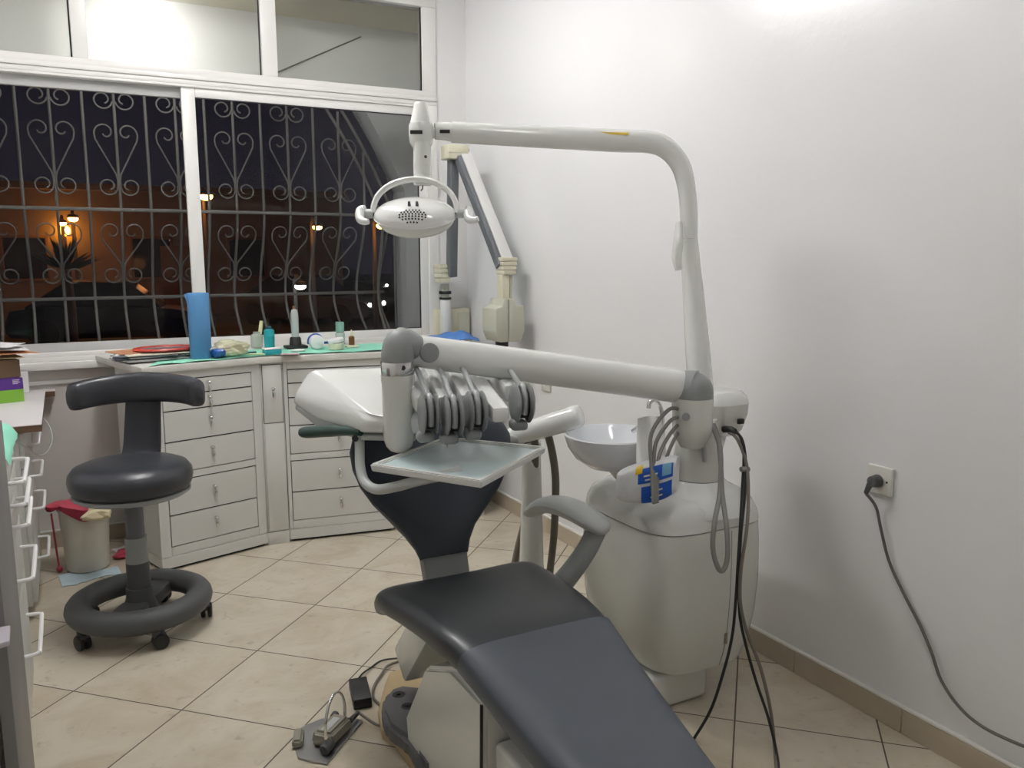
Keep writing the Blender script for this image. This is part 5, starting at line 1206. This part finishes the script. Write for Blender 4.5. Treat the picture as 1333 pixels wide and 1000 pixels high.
b0 = V((1.827, 4.240, 1.257)); ribbed(b0, .072, .09, .10, 'lower_knuckle')
el = V((1.810, 4.020, 1.869))
l0 = V((1.864, 4.200, 1.273))
MB().bar(l0 + V((0, 0, -.03)), el + V((-.006, .01, -.03)), .044, .055, up=(0, -1, 0), bev=.004).build('lower_arm', 'xgrey', xr)
MB().box(el, (.115, .10, .070), (0, 0, 0), .005).build('elbow_knuckle', 'cream', xr)
MB().box(el + V((0, -.0508, -.004)), (.112, .002, .003)).build('elbow_groove', 'cream_grey', xr)
MB().cyl(el + V((.058, 0, .015)), el + V((.072, 0, .015)), .018, seg=16).build('elbow_pin', 'black', xr)
yh = 3.64
u1 = V((1.902, 3.660, 1.307))
ua = el + V((.02, -.02, -.02))
MB().bar(ua + V((.020, 0, .010)), u1 + V((.014, 0, .012)), .058, .058, up=(0, -1, 0), bev=.004).build('upper_arm', 'xwhite', xr)
MB().bar(ua + V((-.020, -.018, -.010)), u1 + V((-.030, -.012, -.006)), .022, .050, up=(0, -1, 0), bev=.003).build('arm_spring_cover', 'xgrey', xr)
kn = V((1.904, 3.640, 1.303)); ribbed(kn, .084, .085, .084, 'upper_knuckle')
MB().mm((kn.x - .036, yh - .03, V((1.887, 3.640, 1.133)).z - .02), (kn.x + .004, yh + .03, kn.z - .043), .004).build('head_stem', 'cream', xr)
MB().mm((kn.x + .006, yh - .025, V((1.887, 3.640, 1.133)).z - .02), (kn.x + .022, yh + .025, kn.z - .043), .004).build('stem_side', 'cream_grey', xr)
ha = V((1.799, 3.640, 1.113)); hb_ = V((1.955, 3.640, 0.942)); z0_, z1_ = hb_.z, ha.z; x0_, x1_ = ha.x, hb_.x; ym = yh
poly = [(x0_, z0_ + .05), (x0_, z1_ - .01), (x0_ + .035, z1_ + .0), (x0_ + .045, z1_ + .035), (x1_ - .055, z1_ + .035), (x1_ - .045, z1_ + .0), (x1_, z1_ - .0), (x1_, z0_ + .05), (x1_ - .02, z0_ ), (x0_ + .02, z0_)]
mrot = Matrix.Translation((0, ym + .055, 0)) @ Matrix.Rotation(PI / 2, 4, 'X')
xm_ = (x0_ + x1_) / 2 - .008
def clip(pl, lo):
    out = []
    for i in range(len(pl)):
        a, b = pl[i], pl[(i + 1) % len(pl)]; ia = (a[0] <= xm_) == lo; ib = (b[0] <= xm_) == lo
        if ia: out.append(a)
        if ia != ib: t = (xm_ - a[0]) / (b[0] - a[0]); out.append((xm_ + (-.0012 if lo else .0012), a[1] + (b[1] - a[1]) * t))
    return out
for lo in (True, False): MB().prism(clip(poly, lo), 0, .15, .006, 2, mrot).build('head_half', 'cream_grey', xr)
MB().cyl(V((xm_ + .01, ym + .0, z0_ - .05)), V((xm_ + .01, ym, z0_ - .001)), .032, seg=24).build('tube_cone', 'black', xr)
cb = thing('control_box', 'cream wall box behind the white x-ray mount post', 'box', (1.975, 4.330, 0.977))
q0 = V((1.915, 4.310, 1.058)); q1 = V((2.017, 4.310, 0.868))
MB().mm((q0.x - .10, 4.30, q1.z), (q1.x, 4.353, q0.z), .003).build('box_case', 'cream', cb)
MB().mm((q0.x + .03, 4.296, q1.z + .006), (q1.x - .004, 4.2996, q0.z - .02), .001).build('box_door', 'cream_grey', cb)
